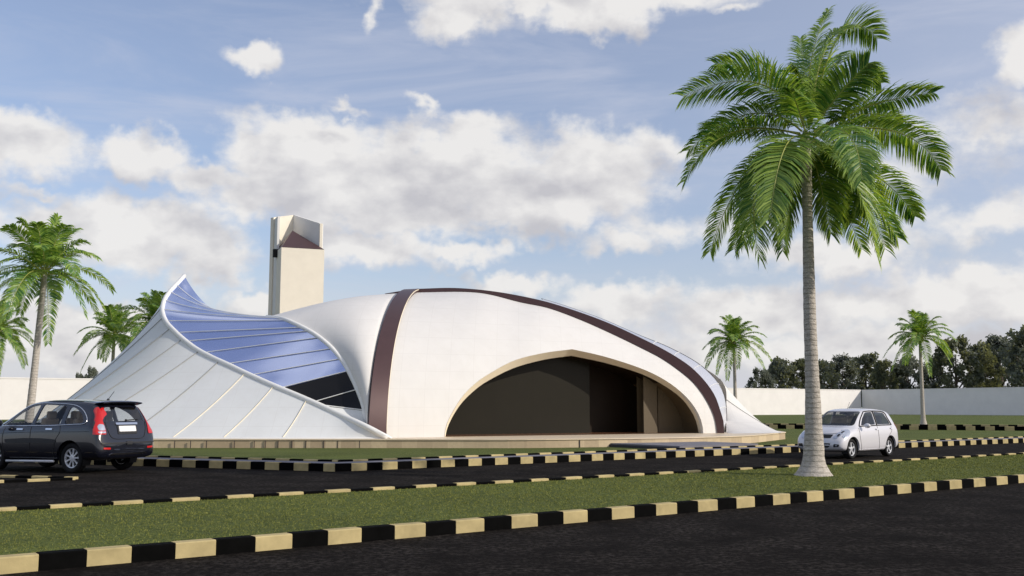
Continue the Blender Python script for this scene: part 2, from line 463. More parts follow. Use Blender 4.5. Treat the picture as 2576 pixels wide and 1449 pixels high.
class PB(MB):
    def build(s, name, m, parent=None, smooth=False):
        org = Vector((0, 0, 0))
        if parent is not None:
            q = parent
            while q is not None: org += q.location; q = q.parent
        o = mesh(name, [v - org for v in s.V], s.F, m, parent, smooth, s.M); return o
# plinth outline
edge = [on(x, y, ZP) for x, y in ((1975, 1086.8), (1880, 1095), (1759, 1098.8), (1609, 1101.2), (1458, 1103), (1308, 1104.3), (1100, 1104.3), (800, 1104.2), (370, 1104))]
edge = spline(edge, 44)
left_edge = [Vector((-15.5, 35.0, ZP)), Vector((-17.8, 36.0, ZP)), Vector((-19.8, 38.2, ZP)), Vector((-21.3, 41.5, ZP)), Vector((-21.6, 46, ZP)), Vector((-20, 52, ZP)), Vector((-14, 58, ZP)), Vector((-4, 58, ZP)), Vector((7, 54.5, ZP)), Vector((12.3, 49, ZP)), Vector((12.25, 45.6, ZP))]
outl = edge + left_edge
pb = PB(); n = len(outl)
pb.prism([(p.x, p.y) for p in outl], .1, ZP - .04, 0)
pb.build('plinth', [M_STONE], hall)
ctr = Vector((-3, 46, 0))
capo = [p + (p - ctr).normalized() * .04 for p in outl]
pb = PB(); pb.prism([(p.x, p.y) for p in capo], ZP - .04, ZP - .002, 0)
pb.build('plinth_top', [M_TOP], hall)
# dark upright joints of the stone facing
for px in (1080, 1192, 1219, 1270, 1330, 1405, 1458, 1676, 590, 640, 668, 700, 735, 770, 815, 850, 905, 960, 1010, 520, 480, 440):
    p = on(px, 1104.2 if px < 1320 else (1103 if px < 1500 else 1100), ZP)
    pb = PB(); pb.box((p.x, p.y - .008, (.12 + ZP - .05) / 2), (.035 if px > 1100 else .022, .03, ZP - .19)); pb.build('facing_joint', M_JOINT, hall)

# ridge plane
RX, RY, RS = 8.75, 42.4, .10
def ridge(px, py, back=0.0):
    x, z = unproj(px, py)
    d = (RY + back + RS * RX) / (1 + RS * x)
    return Vector((x * d, d, EYE + z * d))
low_px = [(1053,735.6),(1163.7,734),(1228.5,740),(1308,760),(1380,775),(1458.5,803.7),(1533.7,836.8),(1609,873),(1669,904.5),(1729,948),(1759,979.7),(1783,1017),(1798.5,1053.4),(1804,1089.5)]
up_px = [(1050,727),(1131,724.5),(1196,728),(1261,736),(1326,748),(1383,761.6),(1458.5,785.6),(1533.7,814),(1609,848.8),(1669,879),(1714,906),(1744,928.6),(1774,960),(1798.5,996),(1813.5,1038.4),(1819.5,1059),(1821.5,1089)]
NU, NV = 64, 28
LOW = spline([ridge(*p) for p in low_px], NU)
UPP = spline([ridge(*p) for p in up_px], NU)
LOW[-1].z = ZP; UPP[-1].z = ZP
bA = Vector((-4.52, 35.75, ZP)); bB = Vector((LOW[-1].x, LOW[-1].y, ZP))
V_ = (bB - bA).normalized(); NF = Vector((V_.y, -V_.x, 0))          # NF points out of the facade
def sect(b0, s0, v, q=.87):
    th = v * math.pi / 2 * q; h = (1 - math.cos(th)) / (1 - math.cos(math.pi / 2 * q)); k = math.sin(th) / math.sin(math.pi / 2 * q)
    return Vector((lerp(b0.x, s0.x, h), lerp(b0.y, s0.y, h), lerp(b0.z, s0.z, k)))
front = [[sect(lerp(bA, bB, i / NU), LOW[i], j / NV, lerp(.87, .77, min(1, i / 10))) for j in range(NV + 1)] for i in range(NU + 1)]
# shell as a thick solid, opening cut out of it
def shell_obj(name, rows, m, parent, thick=.14, inward=None, smooth=True):
    me_rows = rows; pb = PB(); pb.grid(me_rows); o = pb.build(name, m, parent, smooth)
    return o
def evaluated(o):
    dg = bpy.context.evaluated_depsgraph_get(); dg.update()
    return bpy.data.meshes.new_from_object(o.evaluated_get(dg))
def apply_mods(o):
    me = evaluated(o); o.modifiers.clear(); o.data = me
arch_out = [(1117.7,1099),(1123,1069.5),(1138,1037),(1163.7,996.6),(1196,964),(1228.6,941.5),(1293,907),(1368,888),(1439,878.5),(1518.6,896.5),(1609,925.5),(1669,954),(1714,987),(1744,1020),(1762,1053.4),(1771,1092)]
arch_in = [(1120.5,1099),(1125.5,1076),(1141,1043.6),(1163.7,1011),(1196,980),(1228.6,957.5),(1293,925.6),(1368,905),(1437,895),(1518.6,912),(1609,939),(1669,969),(1714,1002),(1741,1038),(1753,1065.5),(1757.5,1092)]
def peaked(pts, k, n):
    a = spline([Vector((x, y, 0)) for x, y in pts[:k + 1]], n); b = spline([Vector((x, y, 0)) for x, y in pts[k:]], n)
    return a + b[1:]
ao = peaked(arch_out, 8, 24); ai = peaked(arch_in, 8, 24)
fb_ = bmesh.new()
for row in front:
    for p in row: fb_.verts.new(p)
fb_.verts.ensure_lookup_table()
for i in range(NU):
    for j in range(NV):
        q = [i * (NV + 1) + j, i * (NV + 1) + j + 1, (i + 1) * (NV + 1) + j + 1, (i + 1) * (NV + 1) + j]
        try: fb_.faces.new([fb_.verts[k] for k in q])
        except ValueError: pass
bv = BVHTree.FromBMesh(fb_)
def cast(px, py):
    x, z = unproj(px, py); d = Vector((x, 1, z)).normalized()
    h = bv.ray_cast(Vector((0, 0, EYE)), d)
    return h[0]
def plane_hit(px, py, back):     # on the facade's foot plane moved back
    x, z = unproj(px, py); p0 = bA - NF * back
    d = p0.dot(NF) / (Vector((x, 1, z)).dot(NF))
    return Vector((x * d, d, EYE + z * d))
PO, PI = [], []
for k, p in enumerate(ao):
    h = cast(p.x, p.y)
    if h is None: h = plane_hit(p.x, p.y, .02)
    PO.append(h)
for k, p in enumerate(ai):
    back = -(PO[k] - bA).dot(NF)
    PI.append(plane_hit(p.x, p.y, back + .42))
for L_ in (PO, PI):
    L_[0].z = ZP; L_[-1].z = ZP
def toplane(p): return ((p - bA).dot(V_), p.z)
# cutter prism through the facade
poly = [toplane(p) for p in PO]; poly[0] = (poly[0][0], ZP - .5); poly[-1] = (poly[-1][0], ZP - .5)
cut = MB(); nn_ = len(poly)
fr = [bA + V_ * a - bA.z * Vector((0, 0, 1)) + Vector((0, 0, z)) + NF * 2 for a, z in poly]
bk = [p - NF * 7 for p in fr]
cut.add(fr + bk, [tuple(range(nn_)), tuple(range(2 * nn_ - 1, nn_ - 1, -1))] + [(i, nn_ + i, nn_ + (i + 1) % nn_, (i + 1) % nn_) for i in range(nn_)])
cutter = cut.build('cutter', M_SHELL)
org = hall.location.copy()
pb = PB(); pb.grid(front); fo = pb.build('front_shell', M_SHELL, None, True)
bmf = bmesh.new(); bmf.from_mesh(fo.data); bmesh.ops.remove_doubles(bmf, verts=bmf.verts, dist=.002); bmesh.ops.recalc_face_normals(bmf, faces=bmf.faces)
bmf.faces.ensure_lookup_table()
if bmf.faces[len(bmf.faces) // 2].normal.dot(NF) < 0: bmesh.ops.reverse_faces(bmf, faces=bmf.faces)
bmf.to_mesh(fo.data); bmf.free()
sm = fo.modifiers.new('t', 'SOLIDIFY'); sm.thickness = .16; sm.offset = -1
bo = fo.modifiers.new('b', 'BOOLEAN'); bo.operation = 'DIFFERENCE'; bo.object = cutter; bo.solver = 'EXACT'
bmc = bmesh.new(); bmc.from_mesh(cutter.data); bmesh.ops.recalc_face_normals(bmc, faces=bmc.faces); bmc.to_mesh(cutter.data); bmc.free()
bpy.context.view_layer.update()
apply_mods(fo); bpy.data.objects.remove(cutter)
for v in fo.data.vertices: v.co -= org
for f in fo.data.polygons: f.use_smooth = f.area < .5
fo.data.set_sharp_from_angle(angle=R(35))
fo.parent = hall
# splayed cream frame of the opening
pb = PB()
PO2 = [p + NF * .015 + Vector((0, 0, 0)) for p in PO]
mid = [lerp(a, b, .5) for a, b in zip(PO2, PI)]
pb.grid([PO2, mid, PI])
PI2 = PI
o = pb.build('arch_frame', M_CREAM, hall, True); o.data.set_sharp_from_angle(angle=R(30))
# lobby behind the opening
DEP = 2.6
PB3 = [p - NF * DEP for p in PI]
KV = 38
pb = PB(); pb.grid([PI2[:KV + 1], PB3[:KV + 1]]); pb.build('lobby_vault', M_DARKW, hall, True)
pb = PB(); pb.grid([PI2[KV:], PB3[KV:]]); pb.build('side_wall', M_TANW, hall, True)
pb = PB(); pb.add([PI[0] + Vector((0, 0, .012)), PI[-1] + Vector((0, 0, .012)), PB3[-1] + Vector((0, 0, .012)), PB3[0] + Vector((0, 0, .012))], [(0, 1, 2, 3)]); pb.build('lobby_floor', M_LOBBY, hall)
prof = [toplane(p) for p in PI]
def top_at(a):
    for i in range(len(prof) - 1):
        a0, a1 = prof[i][0], prof[i + 1][0]
        if a0 <= a <= a1 and a1 > a0: return lerp(prof[i][1], prof[i + 1][1], (a - a0) / (a1 - a0))
    return ZP
backs = [-(p - bA).dot(NF) for p in PI]
def wallpiece(name, a0, a1, back, m, n=14, sill=ZP, thick=.08):
    V = []; 
    pb = PB(); rows = []
    for i in range(n + 1):
        a = lerp(a0, a1, i / n); zt = max(ZP + .02, top_at(a) + .02)
        base = Vector((bA.x, bA.y, 0)) + V_ * a - NF * back
        rows.append([base + Vector((0, 0, sill)), base + Vector((0, 0, zt)), base - NF * thick + Vector((0, 0, zt)), base - NF * thick + Vector((0, 0, sill))])
    pb.grid(rows, 0, True); return pb.build(name, m, hall)
def a_of(px, back):      # plan coordinate along the facade where the view through px meets the wall line
    return (plane_hit(px, 1080, back) - bA).dot(V_)
amin, amax = prof[0][0], prof[-1][0]
k0, k1 = a_of(1484, 2.4), a_of(1620, 2.9)
cuts = [amin] + [a_of(x, 2.4) for x in (1240, 1340, 1440)] + [k0]
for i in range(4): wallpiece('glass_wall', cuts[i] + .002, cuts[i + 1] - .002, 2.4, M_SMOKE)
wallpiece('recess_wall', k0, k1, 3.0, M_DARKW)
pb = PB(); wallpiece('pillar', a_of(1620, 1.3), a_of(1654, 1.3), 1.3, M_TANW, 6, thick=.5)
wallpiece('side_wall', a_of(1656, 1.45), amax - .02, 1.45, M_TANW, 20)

# cross rib
TH = [i / 40 for i in range(81)]
apR = LOW[0].copy(); 
def mirror(p):
    ry = RY + RS * (RX - p.x); return Vector((p.x, 2 * ry - p.y, p.z))
def arc_pts(b0, s0, n=40):
    a = [sect(b0, s0, j / n) for j in range(n + 1)]
    return a + [mirror(p) for p in a[-2::-1]]
wB, wT = .66, .60
bL = bA - V_ * wB; sL = apR - Vector((wT, -wT * RS * 1.0, 0)); sL.z -= .02
bL.z = ZP
aR, aL = arc_pts(bA, apR), arc_pts(bL, sL)
def outward(P, i):
    t = (P[min(i + 1, len(P) - 1)] - P[max(i - 1, 0)]).normalized(); s = V_.cross(t); 
    return s.normalized() * (1 if s.dot(Vector((0, -1, 0)) if i < len(P) / 2 else Vector((0, 1, 0))) + s.z > 0 else -1)
rows = []
for i in range(len(aR)):
    o_ = outward(aR, i) * .17
    rows.append([aR[i], aR[i] + o_, aL[i] + o_, aL[i]])
pb = PB(); pb.grid(rows, 0, True); o = pb.build('cross_rib', M_BROWN, hall, True); o.data.set_sharp_from_angle(angle=R(40))
# thin cream edge of the cross rib
pb = PB(); pb.tube([aR[i] + outward(aR, i) * .12 + V_ * .012 for i in range(0, 41)], .018, 6); pb.build('rib_edge', M_CREAM, hall, True)

# spine rib
BK = Vector((RS, 1, 0)).normalized() * .8
pb = PB(); rows = []
for i in range(NU + 1):
    lo = LOW[i] - BK * .08; up = UPP[i] - BK * .08
    rows.append([lo, up, up + BK, lo + BK])
pb.grid(rows, 0, True); o = pb.build('spine_rib', M_BROWN, hall, True); o.data.set_sharp_from_angle(angle=R(35))
# spine rib continues a little left of the cross rib
pb = PB(); q0 = ridge(968, 738.5); q1 = ridge(1010, 731.5); q2 = ridge(1010, 736); q3 = ridge(968, 739.5)
pb.add([q0, q1, q2, q3, q0 + BK, q1 + BK, q2 + BK, q3 + BK], [(0, 1, 2, 3), (4, 7, 6, 5), (0, 4, 5, 1), (3, 2, 6, 7), (0, 3, 7, 4)])
pb.build('spine_rib', M_BROWN, hall)
# skylight beyond the spine
sk_px = [(1362,751.5),(1428,771.5),(1518.6,804),(1609,843.5),(1681,873),(1753,912),(1795.5,949.6),(1816.5,981),(1825.5,1011),(1828,1041),(1828,1071.5),(1826,1090)]
SKL = spline([ridge(x, y, 1.9) for x, y in sk_px], 40); SKL[-1].z = ZP
i0 = min(range(NU + 1), key=lambda i: abs(UPP[i].x - ridge(1362, 749.5).x))
UPS = spline([UPP[i] + BK * .9 - Vector((0, 0, .03)) for i in range(i0, NU + 1)], 40)
def ruled(A, B, i, j, bulge=0.0):
    p = A[i].lerp(B[i], j / 4); return p + Vector((0, 0, bulge * 4 * (j / 4) * (1 - j / 4)))
for k in range(10):
    pb = PB(); pb.grid([[ruled(UPS, SKL, i, j, .06) for j in range(5)] for i in range(k * 4, k * 4 + 5)])
    pb.build('skylight_pane', M_CLEAR, hall, True)
for k in range(5, 11):
    pb = PB(); pb.tube([ruled(UPS, SKL, k * 4, j, .06) + Vector((0, 0, .02)) for j in range(5)], .014, 6); pb.build('mullion', M_TRIM, hall, True)
pb = PB(); pb.tube(SKL, .018, 8); pb.build('skylight_edge', M_DARKG, hall, True)

# back shell
bBk = bB.copy(); backbase = [mirror(lerp(bA, bB, i / NU)) for i in range(NU + 1)]
rows = []
for i in range(NU + 1):
    rows.append([sect(backbase[i] + Vector((.25, .6, 0)) * (i / NU), LOW[i] + BK * (1.0 + .0 * i / NU), j / 14) for j in range(15)])
pb = PB(); pb.grid(rows); pb.build('back_shell', M_SHELL, hall, True)
pb = PB(); pb.grid([[LOW[i] + BK, SKL[min(40, max(0, int((i - i0) / max(1, NU - i0) * 40)))] if i >= i0 else LOW[i] + BK * 1.2] for i in range(NU + 1)])

# left shell between the cross rib and the flare
c2_px = [(922,1077),(916,1029),(903,990),(884,947.5),(864,911.7),(838,879),(809,853),(780,833.6),(737,812),(708,801.5),(672,797.7)]
base2 = Vector((-5.4, 35.95, ZP)); top2 = at(672, 797.7, 40.2)
def c2_pt(px, py):
    d = 37.0
    for _ in range(12):
        z = at(px, py, d).z; h = max(0, min(1, (z - ZP) / (top2.z - ZP)))
        d = lerp(base2.y, top2.y, 1 - math.sqrt(max(0, 1 - h * h)) if h < .97 else lerp(1 - math.sqrt(1 - .97 ** 2), 1, (h - .97) / .03))
    return at(px, py, d)
C2 = spline([c2_pt(*p) for p in c2_px], 40)
C2[0] = Vector((C2[0].x, C2[0].y, ZP)); 
BLs = [p.copy() for p in aL[:41]]
RID = spline([at(*p) for p in ((672,797.7,40.2),(740,779,40.9),(812,762,41.6),(900,747,42.3),(965,740.5,42.8),(1017,737,43.3))], 24); RID[-1] = BLs[-1].copy(); RID[0] = C2[-1].copy()
BAS = [lerp(C2[0], BLs[0], i / 24) for i in range(25)]
BUL = Vector((-.0, -.5, .5))
def coons(i, j, n=24, m_=40):
    u, v = i / n, j / m_
    return BUL * (math.sin(math.pi * u) * max(0, math.sin(math.pi * v)) ** .8 * .38) + (C2[j] * (1 - u) + BLs[j] * u) + (BAS[i] * (1 - v) + RID[i] * v) - (C2[0] * (1 - u) * (1 - v) + BLs[0] * u * (1 - v) + C2[-1] * (1 - u) * v + BLs[-1] * u * v)
LS = [[coons(i, j) for j in range(41)] for i in range(25)]
pb = PB(); pb.grid(LS); pb.build('left_shell', M_SHELL, hall, True)
BS = [[sect(mirror(BAS[i]), RID[i], j / 40) for j in range(41)] for i in range(25)]
BS[24] = [mirror(p) for p in BLs[:-1]] + [RID[24]]
pb = PB(); pb.grid(BS); pb.build('left_shell', M_SHELL, hall, True)
pb = PB(); pb.tube(C2[:] , .085, 10); pb.build('arch_tube', M_TRIM, hall, True)
pb = PB(); pb.tube(BS[0], .085, 10); pb.build('arch_tube', M_TRIM, hall, True)

# flare: rim curve
c1_px = [(464,693.6,46.5),(447.6,711.5,45.6),(428,732.6,44.6),(415,752,43.7),(409,771.7,42.9),(410,791,42.2),(420,812.4,41.5),(438,832,40.8),(460.7,853,40.2),(493,877.5,39.5),(532,898.7,38.8),(574.6,918,38.2),(623,941,37.6),(688.5,970,36.9),(753.6,997,36.4),(818.7,1025.6,35.95),(867.6,1048.4,35.6),(923,1074,35.12),(975,1101.5,35.08)]
C1 = spline([at(*p) for p in c1_px], 120); C1[-1].z = ZP + .02
def proj(p):
    Y = p.y * math.cos(PITCH) + (p.z - EYE) * math.sin(PITCH); Z = -p.y * math.sin(PITCH) + (p.z - EYE) * math.cos(PITCH)
    return 1288 + 2504.4 * p.x / Y, 724.5 - 2504.4 * Z / Y
def nearest(C, px, py):
    return min(range(len(C)), key=lambda i: (proj(C[i])[0] - px) ** 2 + (proj(C[i])[1] - py) ** 2) / (len(C) - 1)
pb = PB(); pb.tube(C1, .10, 12); pb.build('flare_tube', M_TRIM, hall, True)
rules = [(464,693.6,672,797.7),(444,716,680,799),(428,736,690,800),(417,757,700,801),(413.5,780,712,803),(425,804,728,808),(451,829,763,820.5),(477,851.5,783,835),(517.6,877.5,809,851.5),(576,905,838,874),(639.7,933,861,900),(709.7,967,887,933),(791,1003,905,975),(806,1011,916.5,1030.5),(923,1073,922,1076)]
RT = [(nearest(C1, a, b), nearest(C2, c, d)) for a, b, c, d in rules]
def sagk(k): return [1.05, .62, .36, .2, .08, .02][k] if k < 6 else 0
def rule_pt(t1, t2, s_, sg):
    p = sample(C1, t1).lerp(sample(C2, t2), s_); return p - Vector((0, 0, sg * 4 * s_ * (1 - s_) * (1 - .35 * s_)))
for k in range(len(RT) - 1):
    (a0, b0), (a1, b1) = RT[k], RT[k + 1]; rows = []
    for q in range(7):
        w = q / 6
        rows.append([rule_pt(lerp(a0, a1, w), lerp(b0, b1, w), s_ / 24, lerp(sagk(k), sagk(k + 1), w)) for s_ in range(25)])
    pb = PB(); pb.grid(rows)
    if k < 11: o = pb.build('glass_panel', M_GLASS, hall, True)
    elif k < 13: o = pb.build('glass_panel', M_DARKG, hall, True); o['label'] = 'black glass panel with dark reflection painted in'
    else: o = pb.build('infill_wall', M_MEMB, hall, True)
for k in range(1, len(RT) - 1):
    a0, b0 = RT[k]
    pb = PB(); pb.tube([rule_pt(a0, b0, s_ / 20, sagk(k)) + Vector((.0, -.015, .03)) for s_ in range(21)], .019, 6); pb.build('mullion', M_TRIM, hall, True)
# far half of the flare, closing the volume behind the glass
FT = Vector((-7.5, 53.5, 2.2))
# membrane from the rim down to the plinth
gp = [Vector((-4.38, 35.14, ZP)), on(713, 1103.6, ZP), on(563, 1103.6, ZP), on(431, 1103.4, ZP), on(310, 1102.4, ZP), Vector((-16.3, 36.1, ZP)), Vector((-18.2, 37.9, ZP)), Vector((-19.6, 39.9, ZP)), Vector((-20.5, 42, ZP)), Vector((-20.9, 44.5, ZP)), Vector((-19.6, 50, ZP))]
tp = [(975,1101.5),(773,1006),(692,971.5),(620,939),(552,908),(500,881.5),(459,851.5),(431,825),(412,798),(409,772),(464,693.6)]
TT = [nearest(C1, *q) for q in tp]
def mem_pt(k, w, s_):
    t1 = lerp(TT[k], TT[k + 1], w)
    p = sample(C1, t1); g_ = gp[k].lerp(gp[k + 1], w) if not (0 < 0) else None
    q = p.lerp(g_, s_)
    span = (p - g_).length
    sag = .035 * span * 4 * s_ * (1 - s_)
    scal = .25 * math.sin(math.pi * w) * 0
    return q - Vector((0, 0, sag)) + Vector((.12, .12, 0)) * sag
gs = spline(gp, 200)
# smooth ground line: parameter of every seam on it
GTT = [min(range(201), key=lambda i: (gs[i] - g_).length) / 200 for g_ in gp]
def mem_pt(k, w, s_):
    p = sample(C1, lerp(TT[k], TT[k + 1], w)); g_ = sample(gs, lerp(GTT[k], GTT[k + 1], w))
    q = p.lerp(g_, s_); span = (p - g_).length; sag = .022 * span * 4 * s_ * (1 - s_)
    return q + Vector((.25, .2, -1)) * sag
for k in range(len(gp) - 1):
    pb = PB(); pb.grid([[mem_pt(k, w / 8, s_ / 20) for s_ in range(21)] for w in range(9)])
    pb.build('membrane_panel', M_MEMB, hall, True)
M_SEAM = mat('grey seam', (.30, .30, .28), .7)
for k in range(1, len(gp) - 1):
    pb = PB(); pb.tube([mem_pt(k, 0, s_ / 20) + Vector((-.01, -.03, .0)) for s_ in range(21)], .015, 6); pb.build('seam', M_SEAM if k > 3 else M_CREAM, hall, True)
pb = PB(); pb.tube(gs, .05, 8); pb.build('membrane_edge', M_TRIM, hall, True)
# tail of the rim lying against the foot of the cross rib
pb = PB(); pb.tube([at(924, 1075, 35.08), at(945, 1083.5, 35.05), at(965, 1093.5, 35.04), at(986, 1102.5, 35.04)], [.05, .07, .07, .03], 8); pb.build('rim_tail', M_TRIM, hall, True)

# right-hand membrane, the twin of the left one at the far entrance
cR = spline([at(1690, 890, 47), at(1770, 925, 46.6), at(1822, 968, 46), at(1827, 1030, 45), at(1827, 1089, 43.4)], 40)
gR = spline([Vector((12.4, 54, ZP)), Vector((12.3, 49.5, ZP)), Vector((12.0, 45.8, ZP)), on(1966, 1088.3, ZP), on(1925, 1089.2, ZP), on(1828, 1091, ZP)], 40)
def mr_pt(t, s_):
    p = sample(cR, t); q = sample(gR, t); r_ = p.lerp(q, s_); return r_ + Vector((-.35, 0, -.45)) * (.035 * (p - q).length * 4 * s_ * (1 - s_))
for k in range(5):
    pb = PB(); pb.grid([[mr_pt((k + w / 6) / 5, s_ / 16) for s_ in range(17)] for w in range(7)]); pb.build('membrane_panel', M_SHELL, hall, True)
for k in range(1, 4):
    pb = PB(); pb.tube([mr_pt(k / 5, s_ / 16) + Vector((0, -.03, .01)) for s_ in range(17)], .013, 6); pb.build('seam', M_SEAM, hall, True)

# approach path over the lawn
p0 = on(1525, 1113.2, .30)
pw = U * 3.9; pn = -N
toroad = ((O3 + .27 + WK) - p0.dot(N))
m = MB()
A_ = Vector((p0.x, p0.y, 0)); B_ = A_ + N * toroad
m.prism([A_, B_, B_ + pw, A_ + pw], .1, .285)
m.prism([A_ - U * .05, B_ - U * .05, B_, A_], .1, .24, 1)
tag(m.build('path', [M_WALK, mat('dark path edge', (.03, .03, .04), .7)]), kind='structure')

# ------------------------------------------------------------------ tower
M_TOW = mat('cream tower render', (.78, .73, .62), .8, var=.03, vscale=1.5, bump=.1, bscale=20, spec=.2)
M_TOW_SHADE = mat('shade-grey tower render', (.74, .73, .70), .8, var=.03, vscale=1.5, spec=.2)  # same tower render, shade tone put into the colour of walls facing left
D0 = 60.0
P1 = at(706, 700, D0); P2 = at(814.5, 700, D0 + .95); P0 = at(684, 700, D0 + 2.7)
tower = empty('tower', (P1.x, P1.y, ZP - .3)); tag(tower, 'tall cream minaret tower with brown pyramid roof rising behind the shell', 'tower')
def flat(p, z): return Vector((p.x, p.y, z))
ztop_l = at(706, 622, D0).z; P3 = P0 + (P2 - P1)
pb = PB(); pb.prism([P1, P2, P3, P0 + (P1 - P0) * .0], ZP - .3, ztop_l); pb.build('shaft', M_TOW, tower)
fx = (P2 - P1).normalized(); sy = (P0 - P1).normalized()
# tall L-shaped screen walls at the back, tops rising to the far corner
zl = at(690, 550, D0 + 2.6).z; zc = at(737, 537, D0 + 2.9).z; zr = at(806, 562, D0 + 1.4).z
cor = at(737, 600, D0 + 3.4); lf = P0 - sy * .55 - fx * .10; rt = at(803, 600, D0 + 1.35)
def screen(a, b, th, za, zb, name, m=M_TOW_SHADE, zlow=None):
    q = PB(); n_ = Vector((-(b - a).y, (b - a).x, 0)).normalized() * th; zz = ZP - .3 if zlow is None else zlow
    q.add([flat(a, zz), flat(b, zz), flat(b + n_, zz), flat(a + n_, zz), flat(a, za), flat(b, zb), flat(b + n_, zb), flat(a + n_, za)], [(3, 2, 1, 0), (4, 5, 6, 7), (0, 1, 5, 4), (1, 2, 6, 5), (2, 3, 7, 6), (3, 0, 4, 7)])
    return q.build(name, m, tower)
screen(lf, cor, .28, zl, zc, 'screen_wall', M_TOW)
screen(cor, rt, .28, zc, zr, 'screen_wall')
# fin at the left edge and bright fin at the right edge
e0 = at(684, 700, D0 + 2.6); e1 = at(700, 700, D0 + 1.4)
pb = PB(); pb.prism([e1 - fx * .14, e1 + fx * .0, e0 + fx * .14, e0], ZP - .3, at(690, 549, D0 + 2).z); pb.build('fin', M_TOW_SHADE, tower)
r0 = at(802, 700, D0 + 1.2); r1 = at(808.5, 700, D0 + 1.25)
pb = PB(); pb.prism([r0, r1, r1 + sy * .4, r0 + sy * .4], ztop_l - .6, at(805, 562, D0 + 1.2).z); pb.build('fin', M_TOW, tower)
# pyramid roof
zb = ztop_l + .02; ap = at(736, 580, D0 + 2.2)
q = PB(); a_, b_, c_, d_ = flat(P1 + fx * .02, zb), flat(P2 - fx * .02, zb - .0), flat(P3, zb), flat(P0, zb)
q.add([a_, b_, c_, d_, ap], [(0, 1, 4), (1, 2, 4), (2, 3, 4), (3, 0, 4)]); q.build('roof', M_BROWN, tower)
q = PB(); o1 = at(697, 626, D0 + 1.2)
q.box((o1.x, o1.y + .05, at(700, 637, D0 + 1.2).z), (.26, .5, .5), rz=math.atan2(sy.y, sy.x)); q.build('opening', mat('dark opening', (.01, .01, .01), .9), tower)
# ------------------------------------------------------------------ palms
def leaf_mat(name, c1, c2, rough=.42):
    m = bpy.data.materials.new(name); m.use_nodes = True
    b = NB(m.node_tree); p = m.node_tree.nodes['Principled BSDF']; out = m.node_tree.nodes['Material Output']
    at_ = b.n('ShaderNodeAttribute'); at_.attribute_name = 'shade'
    f = at_.outputs['Fac']
    c = b.mix(f, c1, c2); b.put(p.inputs['Base Color'], c)
    p.inputs['Roughness'].default_value = rough; p.inputs['Specular IOR Level'].default_value = .45
    tr = b.n('ShaderNodeBsdfTranslucent'); hs = b.n('ShaderNodeVectorMath', operation='MULTIPLY'); b.put(hs.inputs[0], c); hs.inputs[1].default_value = (2.2, 2.0, .8)
    b.put(tr.inputs[0], hs.outputs[0])
    mx = b.n('ShaderNodeMixShader'); mx.inputs[0].default_value = .33
    b.put(mx.inputs[1], p.outputs[0]); b.put(mx.inputs[2], tr.outputs[0]); b.put(out.inputs[0], mx.outputs[0])
    return m
M_LEAF = leaf_mat('palm leaflets', (.040, .14, .035), (.38, .50, .10))
M_RACH = mat('palm midrib', (.34, .36, .09), .5)
def trunk_mat():
    m = bpy.data.materials.new('ringed palm bark'); m.use_nodes = True
    b = NB(m.node_tree); p = m.node_tree.nodes['Principled BSDF']
    tc = b.n('ShaderNodeTexCoord').outputs['Object']
    n1 = b.noise(tc, 3, 4, .6); sx = b.n('ShaderNodeSeparateXYZ'); b.put(sx.inputs[0], tc)
    z = b.m('ADD', sx.outputs[2], b.m('MULTIPLY', n1, .09))
    w = b.m('FRACT', b.m('MULTIPLY', z, 9.0))
    ringv = b.mr(w, 0, .22, .0, 1.0)
    n2 = b.mr(b.noise(b.v('MULTIPLY', tc, (1, 1, 2.2)), 11, 5, .65), .3, .7)
    c = b.mix(n2, (.34, .305, .26), (.60, .55, .49)); c = b.mix(b.mr(ringv, 0, 1, .35, 0), c, (.20, .18, .15))
    b.put(p.inputs['Base Color'], c); p.inputs['Roughness'].default_value = .9; p.inputs['Specular IOR Level'].default_value = .1
    bn = b.n('ShaderNodeBump'); bn.inputs['Strength'].default_value = .7; bn.inputs['Distance'].default_value = .03
    b.put(bn.inputs['Height'], b.m('ADD', b.m('MULTIPLY', ringv, .6), b.noise(tc, 30, 4, .6))); b.put(p.inputs['Normal'], bn.outputs[0])
    return m
M_BARK = trunk_mat()
